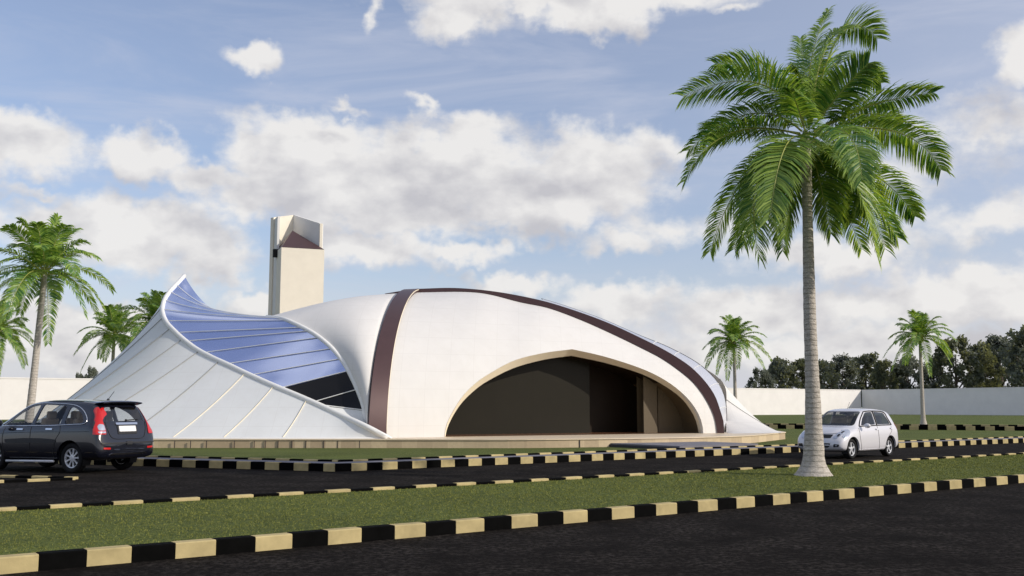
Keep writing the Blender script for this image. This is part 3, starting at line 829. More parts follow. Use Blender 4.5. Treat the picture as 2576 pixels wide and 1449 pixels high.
class Crown:
    def __init__(s): s.V = []; s.F = []; s.M = []; s.C = []
    def frond(s, p0, pm, p1, rg, L=None, nl=62, wide=.62, droop=.5, tone=0.0, lw=.030, twist=None):
        """midrib is a curve p0-pm-p1; leaflets both sides"""
        c = 2 * pm - .5 * (p0 + p1)
        P = [(p0 * (1 - t) ** 2 + c * 2 * t * (1 - t) + p1 * t * t) for t in [i / 24 for i in range(25)]]
        # rachis
        n0 = len(s.V); k = 4
        for i, p in enumerate(P):
            t = (P[min(i + 1, 24)] - P[max(0, i - 1)]).normalized(); a = t.cross(Vector((0, 0, 1))); a = a.normalized() if a.length > .05 else Vector((1, 0, 0)); u = a.cross(t)
            r_ = .024 * (1 - i / 24 * .85)
            for q in range(k):
                s.V.append(p + (a * math.cos(q * math.pi / 2) + u * math.sin(q * math.pi / 2)) * r_)
        for i in range(24):
            for q in range(k):
                s.F.append((n0 + i * k + q, n0 + i * k + (q + 1) % k, n0 + (i + 1) * k + (q + 1) % k, n0 + (i + 1) * k + q)); s.M.append(1); s.C.append(.5)
        length = sum((P[i + 1] - P[i]).length for i in range(24))
        twist = rg.uniform(-.5, .5) if twist is None else twist
        for j in range(nl):
            t = .10 + .90 * (j + .5) / nl
            x = t * 24; i = min(23, int(x)); p = P[i].lerp(P[i + 1], x - i); tan = (P[i + 1] - P[i]).normalized()
            side = tan.cross(Vector((0, 0, 1)))
            side = side.normalized() if side.length > .08 else Vector((1, 0, 0))
            up = side.cross(tan).normalized()
            ct, st = math.cos(twist * t), math.sin(twist * t)
            sd_ = side * ct + up * st; upp = up * ct - side * st
            prof = math.sin(math.pi * min(1, (t * .86 + .10)) ** .8) ** .6 if t < .98 else .35
            ll = wide * (prof * .9 + .12) * rg.uniform(.88, 1.08)
            fw = lerp(.28, 1.2, t ** 1.5)
            for sg in (-1, 1):
                if rg.random() < .03: continue
                d0 = (sd_ * sg + tan * fw * rg.uniform(.85, 1.15) + upp * rg.uniform(.10, .34)).normalized()
                d1 = (d0 + Vector((0, 0, -droop * rg.uniform(.6, 1.3)))).normalized()
                d2 = (d1 + Vector((0, 0, -droop * rg.uniform(.7, 1.5)))).normalized()
                a0 = p; a1 = a0 + d0 * ll * .4; a2 = a1 + d1 * ll * .35; a3 = a2 + d2 * ll * .28
                wv = (tan - d0 * tan.dot(d0)).normalized() * lw * rg.uniform(.8, 1.15)
                wv = (wv + upp * rg.uniform(-.5, .5) * lw)
                n0 = len(s.V)
                s.V += [a0 - wv * .35, a0 + wv * .35, a1 - wv, a1 + wv, a2 - wv * .72, a2 + wv * .72, a3]
                s.F += [(n0, n0 + 1, n0 + 3, n0 + 2), (n0 + 2, n0 + 3, n0 + 5, n0 + 4), (n0 + 4, n0 + 5, n0 + 6)]; s.M += [0] * 3
                q = max(0, min(1, rg.gauss(.34 + tone, .22) + .25 * t * (rg.random() < .3)))
                s.C += [q, q, min(1, q + .15)]
    def build(s, name, parent):
        o = mesh(name, s.V, s.F, [M_LEAF, M_RACH], parent, False, s.M)
        a = o.data.attributes.new('shade', 'FLOAT', 'FACE'); a.data.foreach_set('value', s.C)
        return o
def trunk(parent, pts, name='trunk'):
    m = MB(); P = spline([Vector((x, y, z)) for x, y, z, r in pts], 90)
    # radius by height
    hs = [q[2] for q in pts]; rs = [q[3] for q in pts]; rows = []
    for i, p in enumerate(P):
        r_ = rs[-1]
        for a in range(len(hs) - 1):
            if hs[a] <= p.z <= hs[a + 1]:
                r_ = lerp(rs[a], rs[a + 1], (p.z - hs[a]) / (hs[a + 1] - hs[a])); break
        r_ *= 1 + .018 * math.sin(p.z * 57) + rng.uniform(-.012, .012)
        rows.append([p + Vector((math.cos(k * math.pi / 9), math.sin(k * math.pi / 9), 0)) * r_ * (1 + .02 * math.sin(3 * k + p.z * 2)) for k in range(18)])
    m.grid(rows, 0, True); return m.build(name, M_BARK, parent, True)
# --- the big palm on the planted strip
base = on(2045, 1196, .118)
palm = empty('palm_tree', base)
tag(palm, 'tallest palm tree, in the foreground grass strip in front of the silver hatchback', 'palm tree', 'palm trees')
dB = base.y
def loc(px, py, dy=0): return at(px, py, dB + dy) - base
tp_ = [(loc(2045, 1197), .42), (loc(2045.5, 1190), .375), (loc(2046, 1180), .31), (loc(2046.5, 1168), .25), (loc(2046.5, 1150), .222), (loc(2047, 1120), .205), (loc(2047, 1080), .18), (loc(2045, 1000), .158), (loc(2041, 900), .14), (loc(2037, 800), .132), (loc(2034, 650), .118), (loc(2031, 520), .108), (loc(2028, 420), .115), (loc(2026, 350), .12), (loc(2026, 330), .05)]
trunk(palm, [(p.x, 0, p.z, r_) for p, r_ in tp_])
def Z1(zx, zy): return (2500 + zx / 1.38) / 1.4907, zy / 1.38 / 1.4907
cr = Crown(); rg = random.Random(11)
O_ = (722, 705)
# (root, mid, tip) in the enlarged view, depth of mid, depth of tip in metres (negative: towards the viewer)
FR = [((722,735),(665,930),(610,1230),.4,.7,.6),((728,735),(790,930),(850,1210),.5,.8,.6),((715,735),(520,900),(400,1270),.6,1.0,.62),((745,735),(960,900),(1130,1290),.4,.6,.6),((735,660),(745,330),(838,50),.5,.9,.40),((745,650),(815,270),(960,140),-.2,-.2,.5),((750,640),(900,180),(1090,200),.3,.8,.62),((760,660),(900,480),(1045,325),-.6,-1.0,.55),
      ((765,650),(960,430),(1110,430),.8,1.4,.5),((760,680),(1060,545),(1385,480),.1,.2,.55),((765,690),(1010,590),(1200,640),.9,1.9,.5),((770,700),(1180,680),(1420,880),.2,.5,.62),
      ((760,710),(1020,660),(1270,720),1.2,2.2,.5),((760,720),(1100,920),(1285,1120),.5,.9,.5),((750,700),(930,690),(1010,930),-1.5,-2.4,.6),((755,730),(940,880),(1090,1330),-1.2,-1.9,.62),
      ((750,730),(1000,960),(1195,1230),-.6,-.9,.6),((740,740),(900,1000),(985,1120),.7,1.3,.55),((730,740),(850,930),(1010,1290),.9,1.5,.55),
      ((710,720),(610,770),(535,1130),-1.4,-2.2,.66),((705,730),(480,910),(480,1340),-.3,-.7,.60),((700,730),(420,900),(225,1300),.1,.3,.55),((710,740),(560,880),(350,1290),.9,1.6,.55),
      ((715,740),(620,950),(600,1300),1.0,1.5,.5),((700,700),(330,690),(90,940),-.3,-.6,.55),((690,690),(350,660),(215,720),1.3,2.2,.5),((700,680),(430,590),(110,780),.3,.7,.55),
      ((700,660),(470,430),(85,500),-.3,-.5,.66),((705,650),(540,400),(250,330),.6,1.1,.55),((720,690),(680,560),(640,465),-1.2,-1.9,.42),((725,660),(640,480),(560,410),.9,1.5,.5),
      ((735,650),(720,450),(690,200),1.0,1.7,.45),((740,650),(850,360),(870,300),1.2,2.2,.5),((735,640),(700,420),(620,380),.2,.2,.5),((740,640),(800,480),(880,420),.3,.5,.5)]
for i, (a, b_, c_, dm, dt, wd) in enumerate(FR):
    A0 = loc(*Z1(*a), 0); Bm = loc(*Z1(*b_), dm); Cc = loc(*Z1(*c_), dt)
    cr.frond(A0, Bm, Cc, rg, nl=116, wide=wd * 1.36, droop=.34 + .08 * (i % 3), tone=rg.uniform(-.12, .14) - (.1 if dt > 1 else 0), lw=.0155, twist=math.copysign(rg.uniform(.5, 1.0), 1 if c_[0] > 722 else -1) if abs(c_[0] - 722) > 300 else None)
cr.build('crown', palm)
# --- smaller palms
def crown_mesh(seed, R0, name='crown', parent=None, n=29, lw=.026, spec=None):
    rg = random.Random(seed); c = Crown()
    for i in range(n):
        az = i * 2.39996 + rg.uniform(-.2, .2); lev = i / n
        el = lerp(78, -38, lev ** 1.0) + rg.uniform(-7, 7)
        L = R0 * rg.uniform(.85, 1.1) * (1.0 if lev > .2 else .92)
        d = Vector((math.cos(az) * math.cos(R(el)), math.sin(az) * math.cos(R(el)), math.sin(R(el))))
        dr = lerp(.12, .42, lev)
        p1 = d * L + Vector((0, 0, -dr * L)); pm = d * L * .55 + Vector((0, 0, .05 * L))
        c.frond(Vector((0, 0, 0)) + d * .08, pm, p1, rg, nl=54, wide=R0 * .24, droop=.38, tone=rg.uniform(-.08, .16), lw=lw)
    return c.build(name, parent)
def small_palm(px, pyc, d, seed, R0, label, zc=None, src=None, rz=0, lean=0, name='palm_tree'):
    c = at(px, pyc, d); b0 = Vector((c.x + lean, c.y, .15))
    o = empty(name, b0); h = c.z - .15
    trunk(o, [(0, 0, 0, .34), (0, 0, .18, .25), (0, 0, .5, .18), (-lean * .1, 0, 1.2, .15), (-lean * .45, 0, h * .5, .125), (-lean * .85, 0, h * .85, .11), (-lean, 0, h, .10)])
    if src is None: cr_ = crown_mesh(seed, R0, parent=o)
    else: cr_ = src.copy(); col.objects.link(cr_); cr_.parent = o
    cr_.location = (-lean, 0, h); cr_.rotation_euler = (0, 0, rz)
    tag(o, label, 'palm tree', 'palm trees'); return cr_
cA = small_palm(112, 690, 38, 5, 2.65, 'tall left palm tree rising just behind the dark car', lean=-.28)
cB = small_palm(1846, 862, 76, 9, 2.55, 'far palm tree right behind the tip of the shell, left of the dark trees')
small_palm(287, 846, 70, 5, 2.5, 'small palm tree half hidden by the sloping white membrane, nearer the tall left palm', src=cA, rz=1.3)
small_palm(392, 812, 66, 9, 2.5, 'palm tree whose top just shows behind the flare rim of the membrane', src=cB, rz=2.1)
small_palm(-6, 838, 66, 9, 2.5, 'palm tree cut by the left edge of the photo, under the taller palm', src=cB, rz=4.0)
small_palm(2314, 850, 74, 9, 2.7, 'far palm tree standing before the shaded right wall, right of the silver hatchback', src=cB, rz=.35, lean=-.05)

# ------------------------------------------------------------------ broadleaf trees beyond the wall
M_TLEAF = leaf_mat('dark tree leaves', (.075, .09, .075), (.18, .20, .155), .6)
M_TTR = mat('tree bark', (.10, .08, .06), .9)
def tree_mesh(seed, H, Wd):
    rg = random.Random(seed); V = []; F = []; C = []
    clumps = []
    for i in range(74):
        h = rg.uniform(.10, 1.0); rad = Wd * .5 * math.sin(math.pi * min(.97, h * .80 + .14)) ** .7
        a = rg.uniform(0, 6.28); q = rg.uniform(.1, 1) ** .6
        clumps.append((Vector((math.cos(a) * rad * q, math.sin(a) * rad * q, h * H * .93)), rg.uniform(.07, .15) * Wd, rg.uniform(-.25, .25)))
    for c, r_, tn in clumps:
        for k in range(95):
            d = Vector((rg.gauss(0, 1), rg.gauss(0, 1), rg.gauss(0, 1))).normalized() * r_ * rg.uniform(.35, 1.1)
            d.z *= 1.15; p = c + d; s_ = rg.uniform(.20, .40)
            u = Vector((rg.gauss(0, 1), rg.gauss(0, 1), rg.gauss(0, 1))).normalized(); w = u.orthogonal().normalized()
            n = len(V); V += [p - u * s_, p + w * s_ * .6, p + u * s_, p - w * s_ * .6]; F.append((n, n + 1, n + 2, n + 3)); C.append(max(0, min(1, rg.gauss(.4, .2) + tn)))
    me = bpy.data.meshes.new('crown'); me.from_pydata(V, [], F); me.materials.append(M_TLEAF)
    a = me.attributes.new('shade', 'FLOAT', 'FACE'); a.data.foreach_set('value', C)
    tm = MB(); tm.tube([(0, 0, 0), (.1, 0, H * .35), (-.1, .1, H * .75)], [.35, .26, .08], 8)
    for k in range(6):
        a = k * 1.05; z0 = H * rg.uniform(.2, .5)
        tm.tube([(0, 0, z0), (math.cos(a) * Wd * .15, math.sin(a) * Wd * .15, z0 + H * .14), (math.cos(a) * Wd * .3, math.sin(a) * Wd * .3, z0 + H * .3)], [.16, .11, .04], 5)
    t = bpy.data.meshes.new('trunk'); t.from_pydata([tuple(v) for v in tm.V], [], tm.F); t.materials.append(M_TTR)
    return me, t
TM = [tree_mesh(s_, 14, 9) for s_ in (3, 8, 21)]
trees = [(1912,925,62,'leftmost and lowest dark tree beyond the wall, next to the far palm'),(1962,900,78,'second dark tree from the left beyond the wall'),(2015,897,84,'dark rounded tree beyond the wall just left of the big palm trunk'),
         (2072,905,78,'dark tree beyond the wall just right of the big palm trunk'),(2118,890,70,'narrow dark tree beyond the wall above the hatchback windscreen'),(2175,884,96,'broad airy dark tree beyond the wall above the wall corner'),(2222,903,60,'thin see-through tree beyond the wall left of the right-hand far palm'),
         (2282,897,86,'dark tree beyond the wall directly behind the right-hand far palm'),(2345,905,60,'low dark tree beyond the wall just right of the right-hand far palm'),(2400,846,110,'tall dark tree beyond the wall, first of the tall group at right'),(2462,862,90,'dark tree beyond the wall between two taller ones at right'),
         (2512,838,110,'tall dark tree beyond the wall, second from the right edge'),(2575,822,112,'tallest dark tree beyond the wall at the right edge')]
for i, (px, py, wpx, lab) in enumerate(trees):
    d = 228 + (i * 37 % 3) * 9 - (max(0, px - 2165) * .045)
    top = at(px, py, d); o = empty('broadleaf_tree', (top.x, top.y, 0), i * 1.7)
    me, t = TM[i % 3]; h = top.z / 13.9; w_ = wpx / 2504 * d / 7.6
    for nm, q in (('crown', me), ('trunk', t)):
        c = bpy.data.objects.new(nm, q); col.objects.link(c); c.parent = o; c.scale = (w_, w_, h)
    tag(o, lab, 'tree', 'trees beyond the wall')
for px, py, wpx, lab in ((232, 922, 40, 'small dark bush top showing over the left wall beside the membrane'), (200, 938, 34, 'lower small bush top over the left wall, left of its neighbour')):
    d = 150; top = at(px, py, d); o = empty('bush', (top.x, top.y, 0)); me, t = TM[0]
    for nm, q in (('crown', me), ('trunk', t)):
        c = bpy.data.objects.new(nm, q); col.objects.link(c); c.parent = o; c.scale = (wpx / 2504 * d / 7.6,) * 2 + (top.z / 13.9,)
    tag(o, lab, 'bush', 'bushes behind the left wall')
# ------------------------------------------------------------------ cars
def paint_mat(name, c, rough, metal, coat=1.0):
    return mat(name, c, rough, metal, spec=.5, coat=coat)
M_TYRE = mat('tyre rubber', (.012, .012, .013), .8, var=.2, spec=.25)
M_RIM = mat('alloy rim', (.66, .67, .70), .3, metal=.25, coat=.5)
M_CHROME = mat('chrome', (.80, .80, .82), .12, metal=1.0)
M_DPL = mat('dark plastic', (.018, .018, .020), .5, spec=.4)
M_SEAT = mat('dark grey upholstery', (.035, .034, .036), .85)
M_SEATB = mat('beige upholstery', (.30, .24, .17), .85)
M_RED = mat('red lamp lens', (.55, .012, .012), .15, spec=.6, coat=.5)
M_LENS = mat('clear lamp lens', (.56, .60, .68), .10, metal=.5, coat=1)
M_PLATE = mat('blank white number plate', (.80, .80, .80), .5)
def glass_mat(name, tint, refl=.12):
    m = bpy.data.materials.new(name); m.use_nodes = True; t = m.node_tree; b = NB(t); out = t.nodes['Material Output']
    tr = b.n('ShaderNodeBsdfTransparent'); tr.inputs[0].default_value = (*tint, 1)
    gl = b.n('ShaderNodeBsdfGlossy'); gl.inputs['Roughness'].default_value = .03; gl.inputs[0].default_value = (.9, .9, .9, 1)
    lw = b.n('ShaderNodeLayerWeight'); lw.inputs[0].default_value = .5
    f = b.m('ADD', b.m('MULTIPLY', b.m('POWER', lw.outputs['Facing'], 4.0), .7), refl, clamp=True)
    mx = b.n('ShaderNodeMixShader'); b.put(mx.inputs[0], f); b.put(mx.inputs[1], tr.outputs[0]); b.put(mx.inputs[2], gl.outputs[0]); b.put(out.inputs[0], mx.outputs[0])
    return m
M_GL1 = glass_mat('lightly tinted car glass', (.93, .94, .93), .03)
M_GL3 = glass_mat('smoked car glass', (.52, .53, .54), .06)
M_GL2 = glass_mat('dark car glass', (.74, .75, .76), .10)
def ring(st):
    x, zb, w, zbelt, wbelt, ztop, wtop, g1, g2 = st
    h = [(0, zb), (w * .84, zb), (w * .975, zb + .07), (w, lerp(zb, zbelt, .30)), (w * .998, lerp(zb, zbelt, .62)), (w * .982, zbelt - .07), (wbelt, zbelt), (lerp(wbelt, wtop, .06), zbelt + (ztop - zbelt) * .07), (wtop, ztop - g1), (wtop - g2, ztop - g1 * .22), (wtop * .45, ztop - g1 * .02), (0, ztop)]
    full = [Vector((x, y, z)) for y, z in h] + [Vector((x, -y, z)) for y, z in h[-2:0:-1]]
    return full
def prism_obj(poly3, d, m=None):
    """closed prism: polygon (list of 3-D points) extruded by vector d"""
    n = len(poly3); V = list(poly3) + [p + d for p in poly3]
    F = [tuple(range(n)), tuple(range(2 * n - 1, n - 1, -1))] + [(i, n + i, n + (i + 1) % n, (i + 1) % n) for i in range(n)]
    o = mesh('cutter', V, F, m); b = bmesh.new(); b.from_mesh(o.data); bmesh.ops.recalc_face_normals(b, faces=b.faces); b.to_mesh(o.data); b.free()
    return o
def rounded(poly, r=.05, n=4):
    out = []; k = len(poly)
    for i in range(k):
        p, a, b = Vector(poly[i]), Vector(poly[i - 1]), Vector(poly[(i + 1) % k])
        da, db = (a - p), (b - p); rr = min(r, da.length * .45, db.length * .45)
        q0, q1 = p + da.normalized() * rr, p + db.normalized() * rr
        for j in range(n + 1):
            t = j / n; out.append(q0 * (1 - t) ** 2 + p * 2 * t * (1 - t) + q1 * t * t)
    return out
def boolean(o, c, op):
    b = o.modifiers.new('b', 'BOOLEAN'); b.operation = op; b.object = c; b.solver = 'EXACT'
    me = evaluated(o); o.modifiers.clear(); old = o.data; o.data = me
def make_car(name, rot, loc_, stations, paint, wheels, rW, rimR, spokes, track, side_win, front_win, fwx, rear_win, rwx, patches, lines, label, glassm, seatm, extra):
    root = empty(name, loc_, rot); tag(root, label, 'car')
    rows = [ring(s_) for s_ in stations]; n = len(rows[0])
    V = [p for r_ in rows for p in r_]; F = []
    for i in range(len(rows) - 1):
        for j in range(n):
            F.append((i * n + j, i * n + (j + 1) % n, (i + 1) * n + (j + 1) % n, (i + 1) * n + j))
    for e, st in ((0, 0), (1, (len(rows) - 1) * n)):
        half = n // 2
        for j in range(half):
            a, b_, c, d = st + j, st + j + 1, st + (n - j - 1) % n, st + (n - j) % n
            q = [a, b_, c, d] if j not in (0, half - 1) else ([a, b_, st + n - 1] if j == 0 else [a, b_, c])
            q = list(dict.fromkeys(q))
            if len(q) > 2: F.append(tuple(q if e else reversed(q)))
    body = mesh('body', V, F, None)
    bm = bmesh.new(); bm.from_mesh(body.data); bmesh.ops.recalc_face_normals(bm, faces=bm.faces); bm.to_mesh(body.data); bm.free()
    s2 = body.modifiers.new('s', 'SUBSURF'); s2.levels = 3; s2.render_levels = 3; apply_mods(body)
    # wheel arches
    for wx in wheels:
        for sg in (-1, 1):
            poly = [Vector((wx + math.cos(a) * (rW + .055), sg * .62, rW + .01 + math.sin(a) * (rW + .055))) for a in [2 * math.pi * k / 36 for k in range(36)]]
            c = prism_obj(poly, Vector((0, sg * .6, 0))); boolean(body, c, 'DIFFERENCE'); bpy.data.objects.remove(c)
    bm = bmesh.new(); bm.from_mesh(body.data); bv = BVHTree.FromBMesh(bm); bm.free()
    sol = body.modifiers.new('t', 'SOLIDIFY'); sol.thickness = .03; sol.offset = -1; apply_mods(body)
    panes = []
    def cut_pane(poly3, d, gname, trim=None, offs=0):
        nonlocal body
        c = prism_obj(poly3, d)
        g = body.copy(); g.data = body.data.copy(); col.objects.link(g)
        boolean(g, c, 'INTERSECT'); boolean(body, c, 'DIFFERENCE'); bpy.data.objects.remove(c)
        g.name = gname; g.data.materials.clear(); g.data.materials.append(glassm[0] if gname == 'side_window' else glassm[1]); g.parent = root
        # keep only the outer skin of the pane, set back a little
        b = bmesh.new(); b.from_mesh(g.data)
        kill = [f for f in b.faces if f.normal.dot((f.calc_center_median() - Vector((f.calc_center_median().x * .6, 0, .9)))) < 0.0 or abs(f.normal.dot(d.normalized())) < .12]
        bmesh.ops.delete(b, geom=kill, context='FACES')
        for v in b.verts: v.co -= Vector((0, math.copysign(.006, v.co.y), 0)) if gname == 'side_window' else Vector((0, 0, .006))
        b.to_mesh(g.data); b.free()
        for f in g.data.polygons: f.use_smooth = True
        panes.append(g)
    for poly, rad, trimw in side_win:
        pp = rounded([Vector((x, 0, z)) for x, z in poly], rad)
        for sg in (-1, 1):
            cut_pane([p + Vector((0, sg * .30, 0)) for p in pp], Vector((0, sg * .9, 0)), 'side_window')
    fw = rounded([Vector((0, y, z)) for y, z in front_win], .07); cut_pane([p + Vector((fwx[0], 0, 0)) for p in fw], Vector((fwx[1] - fwx[0], 0, 0)), 'windscreen')
    rw = rounded([Vector((0, y, z)) for y, z in rear_win], .07); cut_pane([p + Vector((rwx[0], 0, 0)) for p in rw], Vector((rwx[1] - rwx[0], 0, 0)), 'rear_window')
    body.data.materials.clear(); body.data.materials.append(paint); body.parent = root
    for f in body.data.polygons: f.use_smooth = True; f.material_index = 0
    body.data.set_sharp_from_angle(angle=R(38))
    # projection of flat outlines on to the body
    DIRS = {'L': (Vector((0, 1.6, 0)), Vector((0, -1, 0))), 'Rt': (Vector((0, -1.6, 0)), Vector((0, 1, 0))), 'B': (Vector((-3.4, 0, 0)), Vector((1, 0, 0))), 'F': (Vector((3.4, 0, 0)), Vector((-1, 0, 0)))}
    XR, XF = stations[0][0], stations[-1][0]
    def hitpt(view, a, z, off):
        o_, d = DIRS[view]
        p = Vector((a, o_.y, z)) if view in ('L', 'Rt') else Vector((o_.x, a, z))
        h = bv.ray_cast(p, d)
        if h[0] is None or (view == 'B' and h[0].x > XR + .48) or (view == 'F' and h[0].x < XF - .6) or (view in ('L', 'Rt') and abs(h[0].y) < .52): return None
        if view == 'B' and abs(a) > .5:
            rf = bv.ray_cast(Vector((o_.x, math.copysign(.5, a), z)), d)
            if rf[0] is not None and h[0].x > rf[0].x + .17: return None
        nrm = h[1] if h[1].dot(d) < 0 else -h[1]
        return h[0] - d * off * .6 + nrm * off * .4
    def patch(pname, view, poly, m, off=.008, rad=.02, parent=root, nx=14):
        pp = rounded([Vector((a, z, 0)) for a, z in poly], rad, 3)
        x0, x1 = min(p.x for p in pp), max(p.x for p in pp); V = []; F = []
        tall = (max(p.y for p in pp) - min(p.y for p in pp)) > 1.3 * (x1 - x0)
        if tall:
            pp = [Vector((p.y, p.x, 0)) for p in pp]; x0, x1 = min(p.x for p in pp), max(p.x for p in pp)
        def span(x):
            ys = []
            for i in range(len(pp)):
                p, q = pp[i], pp[(i + 1) % len(pp)]
                if (p.x - x) * (q.x - x) <= 0 and abs(p.x - q.x) > 1e-7: ys.append(lerp(p.y, q.y, (x - p.x) / (q.x - p.x)))
            return (min(ys), max(ys)) if ys else None
        cols = []
        for i in range(nx + 1):
            x = lerp(x0 + 1e-4, x1 - 1e-4, .5 - .5 * math.cos(math.pi * i / nx)); s_ = span(x)
            if not s_: continue
            c = [(hitpt(view, lerp(s_[0], s_[1], j / 8), x, off) if tall else hitpt(view, x, lerp(s_[0], s_[1], j / 8), off)) for j in range(9)]
            last = None
            if any(q is None for q in c):
                good = [i for i, q in enumerate(c) if q is not None]
                if not good: continue
                c = [q if q is not None else c[min(good, key=lambda g_: abs(g_ - i))] for i, q in enumerate(c)]
            cols.append(c)
        if len(cols) < 2: return None
        inner = [[p + DIRS[view][1] * (off + .03) for p in c] for c in cols]
        mb = MB(); mb.grid(cols)
        rim = [c[0] for c in cols] + cols[-1][1:] + [c[-1] for c in cols[::-1]][1:] + cols[0][::-1][1:-1]
        rimi = [p + DIRS[view][1] * (off + .03) for p in rim]
        mb.grid([rim, rimi], 0, True)
        o = mb.build(pname, m, parent, True); o.data.set_sharp_from_angle(angle=R(50)); return o
    def strip(pname, view, pts, w, m, off=.006, parent=root):
        P = spline([Vector((a, z, 0)) for a, z in pts], max(6, len(pts) * 5)); Q = []
        for p in P:
            h = hitpt(view, p.x, p.y, off)
            if h is not None: Q.append(h)
        if len(Q) > 2:
            mb = MB(); mb.tube(Q, w, 5); return mb.build(pname, m, parent, True)
    made = {}
    for (pname, view, poly, m, off, rad, par) in patches:
        made[pname] = patch(pname, view, poly, m, off, rad, made.get(par) or root)
    for (pname, view, pts, w, m) in lines: strip(pname, view, pts, w, m)
    # wheels
    for wx in wheels:
        for sg in (1, -1):
            w = MB(); c = (0, 0, 0)
            w.lathe([(rimR * .55, -.04), (rimR * .98, -.04), (rimR * .98, .04), (rimR * .55, .04)], 'Y', 24)
            hub = w.build('wheel', M_DPL, root, True); hub.location = (wx, sg * (track - .06), rW)
            t = MB(); t.lathe([(rimR, -.09), (rimR + .03, -.108), (rW - .035, -.105), (rW - .008, -.085), (rW, -.04), (rW, .04), (rW - .008, .085), (rW - .035, .105), (rimR + .03, .108), (rimR, .09), (rimR - .01, .0), (rimR, -.09)], 'Y', 40)
            ty = t.build('tyre', M_TYRE, hub, True)
            r_ = MB(); r_.lathe([(rimR + .004, .092), (rimR + .004, .075), (rimR - .022, .070), (rimR - .028, -.05), (rimR - .012, -.05), (rimR - .01, .062), (rimR + .004, .092)], 'Y', 40)
            r_.lathe([(.001, .078), (.035, .078), (.052, .066), (.055, .03)], 'Y', 16)
            for k in range(spokes[0]):
                a = 2 * math.pi * k / spokes[0] + .3
                for da in spokes[1]:
                    def sp(rad, wd, y0):
                        aa = a + da * (rad / rimR); cc = Vector((math.cos(aa) * rad, y0, math.sin(aa) * rad)); tt = Vector((-math.sin(aa), 0, math.cos(aa))) * wd; return cc, tt
                    rr = []
                    for rad, wd, y0 in ((.03, spokes[2] * 1.25, .072), (rimR * .5, spokes[2] * .8, .060), (rimR - .015, spokes[2] * 1.2, .068)):
                        cc, tt = sp(rad, wd, y0); rr.append([cc - tt, cc + tt, cc + tt * .8 - Vector((0, .028, 0)), cc - tt * .8 - Vector((0, .028, 0))])
                    r_.grid(rr, 0, True)
            if sg < 0: 
                r_.V = [Vector((v.x, -v.y, v.z)) for v in r_.V]
            rim = r_.build('rim', M_RIM, hub, True); rim.data.set_sharp_from_angle(angle=R(35))
            # liner of the arch
            l_ = MB(); L1_ = []
            l_.grid([[Vector((wx + math.cos(a) * (rW + .052), sg * y, rW + .01 + math.sin(a) * (rW + .052))) for a in [math.pi * (k / 18 * 1.3 - .15) for k in range(19)]] for y in (.60, track + .035)])
            l_.build('arch_liner', M_DPL, root, True)
    # cabin
    xr, xf, ws, zs = extra['cabin']
    f = MB(); f.box(((xr + xf) / 2, 0, .46), (xf - xr, ws * 2 - .1, .06)); f.build('floor', M_DPL, root)
    d = MB(); d.box((xf - .12, 0, zs - .16), (.34, ws * 2 - .16, .26)); d.build('dashboard', M_DPL, root)
    def seat(x, y, w_, m, hr=1):
        q = MB(); q.box((x + .22, y, .66), (.52, w_, .2)); q.box((x - .08, y, .98), (.14, w_ * .95, .60), tilt=-.16)
        o = q.build('seat', m, root); bv_ = o.modifiers.new('b', 'BEVEL'); bv_.width = .05; bv_.segments = 3; apply_mods(o)
        for f_ in o.data.polygons: f_.use_smooth = True
        ys = [y] if w_ < .7 else [y - .4, y + .4]
        for yy in ys:
            h = MB(); h.box((x - .16, yy, zs + extra['head']), (.10, .26, .20), tilt=-.1); ho = h.build('headrest', m, root); bb = ho.modifiers.new('b', 'BEVEL'); bb.width = .04; bb.segments = 3; apply_mods(ho)
            for f_ in ho.data.polygons: f_.use_smooth = True
    for sg in (-1, 1): seat(extra['front'], sg * .36, .48, seatm)
    seat(extra['rear'], 0, 1.2, seatm)
    sw = MB(); sw.lathe([(.17 + .014 * math.cos(a), .014 * math.sin(a)) for a in [k * math.pi / 4 for k in range(9)]], 'Z', 24)
    so_ = sw.build('steering_wheel', M_DPL, root, True); so_.location = (xf - .42, .36, zs - .04); so_.rotation_euler = (0, R(-62), 0)
    return root, bv, hitpt
# ---- dark sport utility car (x forward, y to its left)
G1 = .085
suv = [(-2.275, .50, .50, .62, .50, .68, .42, .05, .10), (-2.265, .42, .74, .66, .72, .74, .62, .03, .12), (-2.22, .36, .84, .72, .83, .82, .74, .05, .12), (-2.17, .33, .885, .84, .86, 1.02, .76, .06, .12), (-2.10, .32, .90, .95, .87, 1.18, .73, .07, .12),
       (-1.99, .31, .905, 1.01, .87, 1.40, .68, .08, .10), (-1.87, .30, .91, 1.03, .875, 1.575, .645, G1, .10), (-1.72, .29, .912, 1.035, .875, 1.625, .635, G1, .10), (-1.35, .28, .915, 1.03, .875, 1.662, .63, G1, .10), (-.75, .26, .915, 1.015, .875, 1.685, .63, G1, .10), (-.15, .25, .915, 1.00, .875, 1.680, .625, G1, .10),
       (.35, .25, .915, .985, .875, 1.635, .615, G1, .10), (.62, .25, .915, .98, .87, 1.55, .62, .08, .10), (1.02, .25, .915, .97, .865, 1.30, .66, .07, .11), (1.36, .25, .915, .96, .85, 1.085, .70, .05, .12), (1.52, .26, .912, .94, .84, 1.04, .68, .04, .12), (1.85, .28, .90, .89, .80, .97, .62, .04, .12), (2.10, .30, .87, .80, .74, .88, .55, .04, .12), (2.22, .36, .80, .70, .66, .76, .48, .04, .1), (2.26, .45, .55, .62, .5, .66, .4, .03, .1)]
M_SUV = paint_mat('dark blue-black metallic paint', (.006, .007, .014), .22, .1)
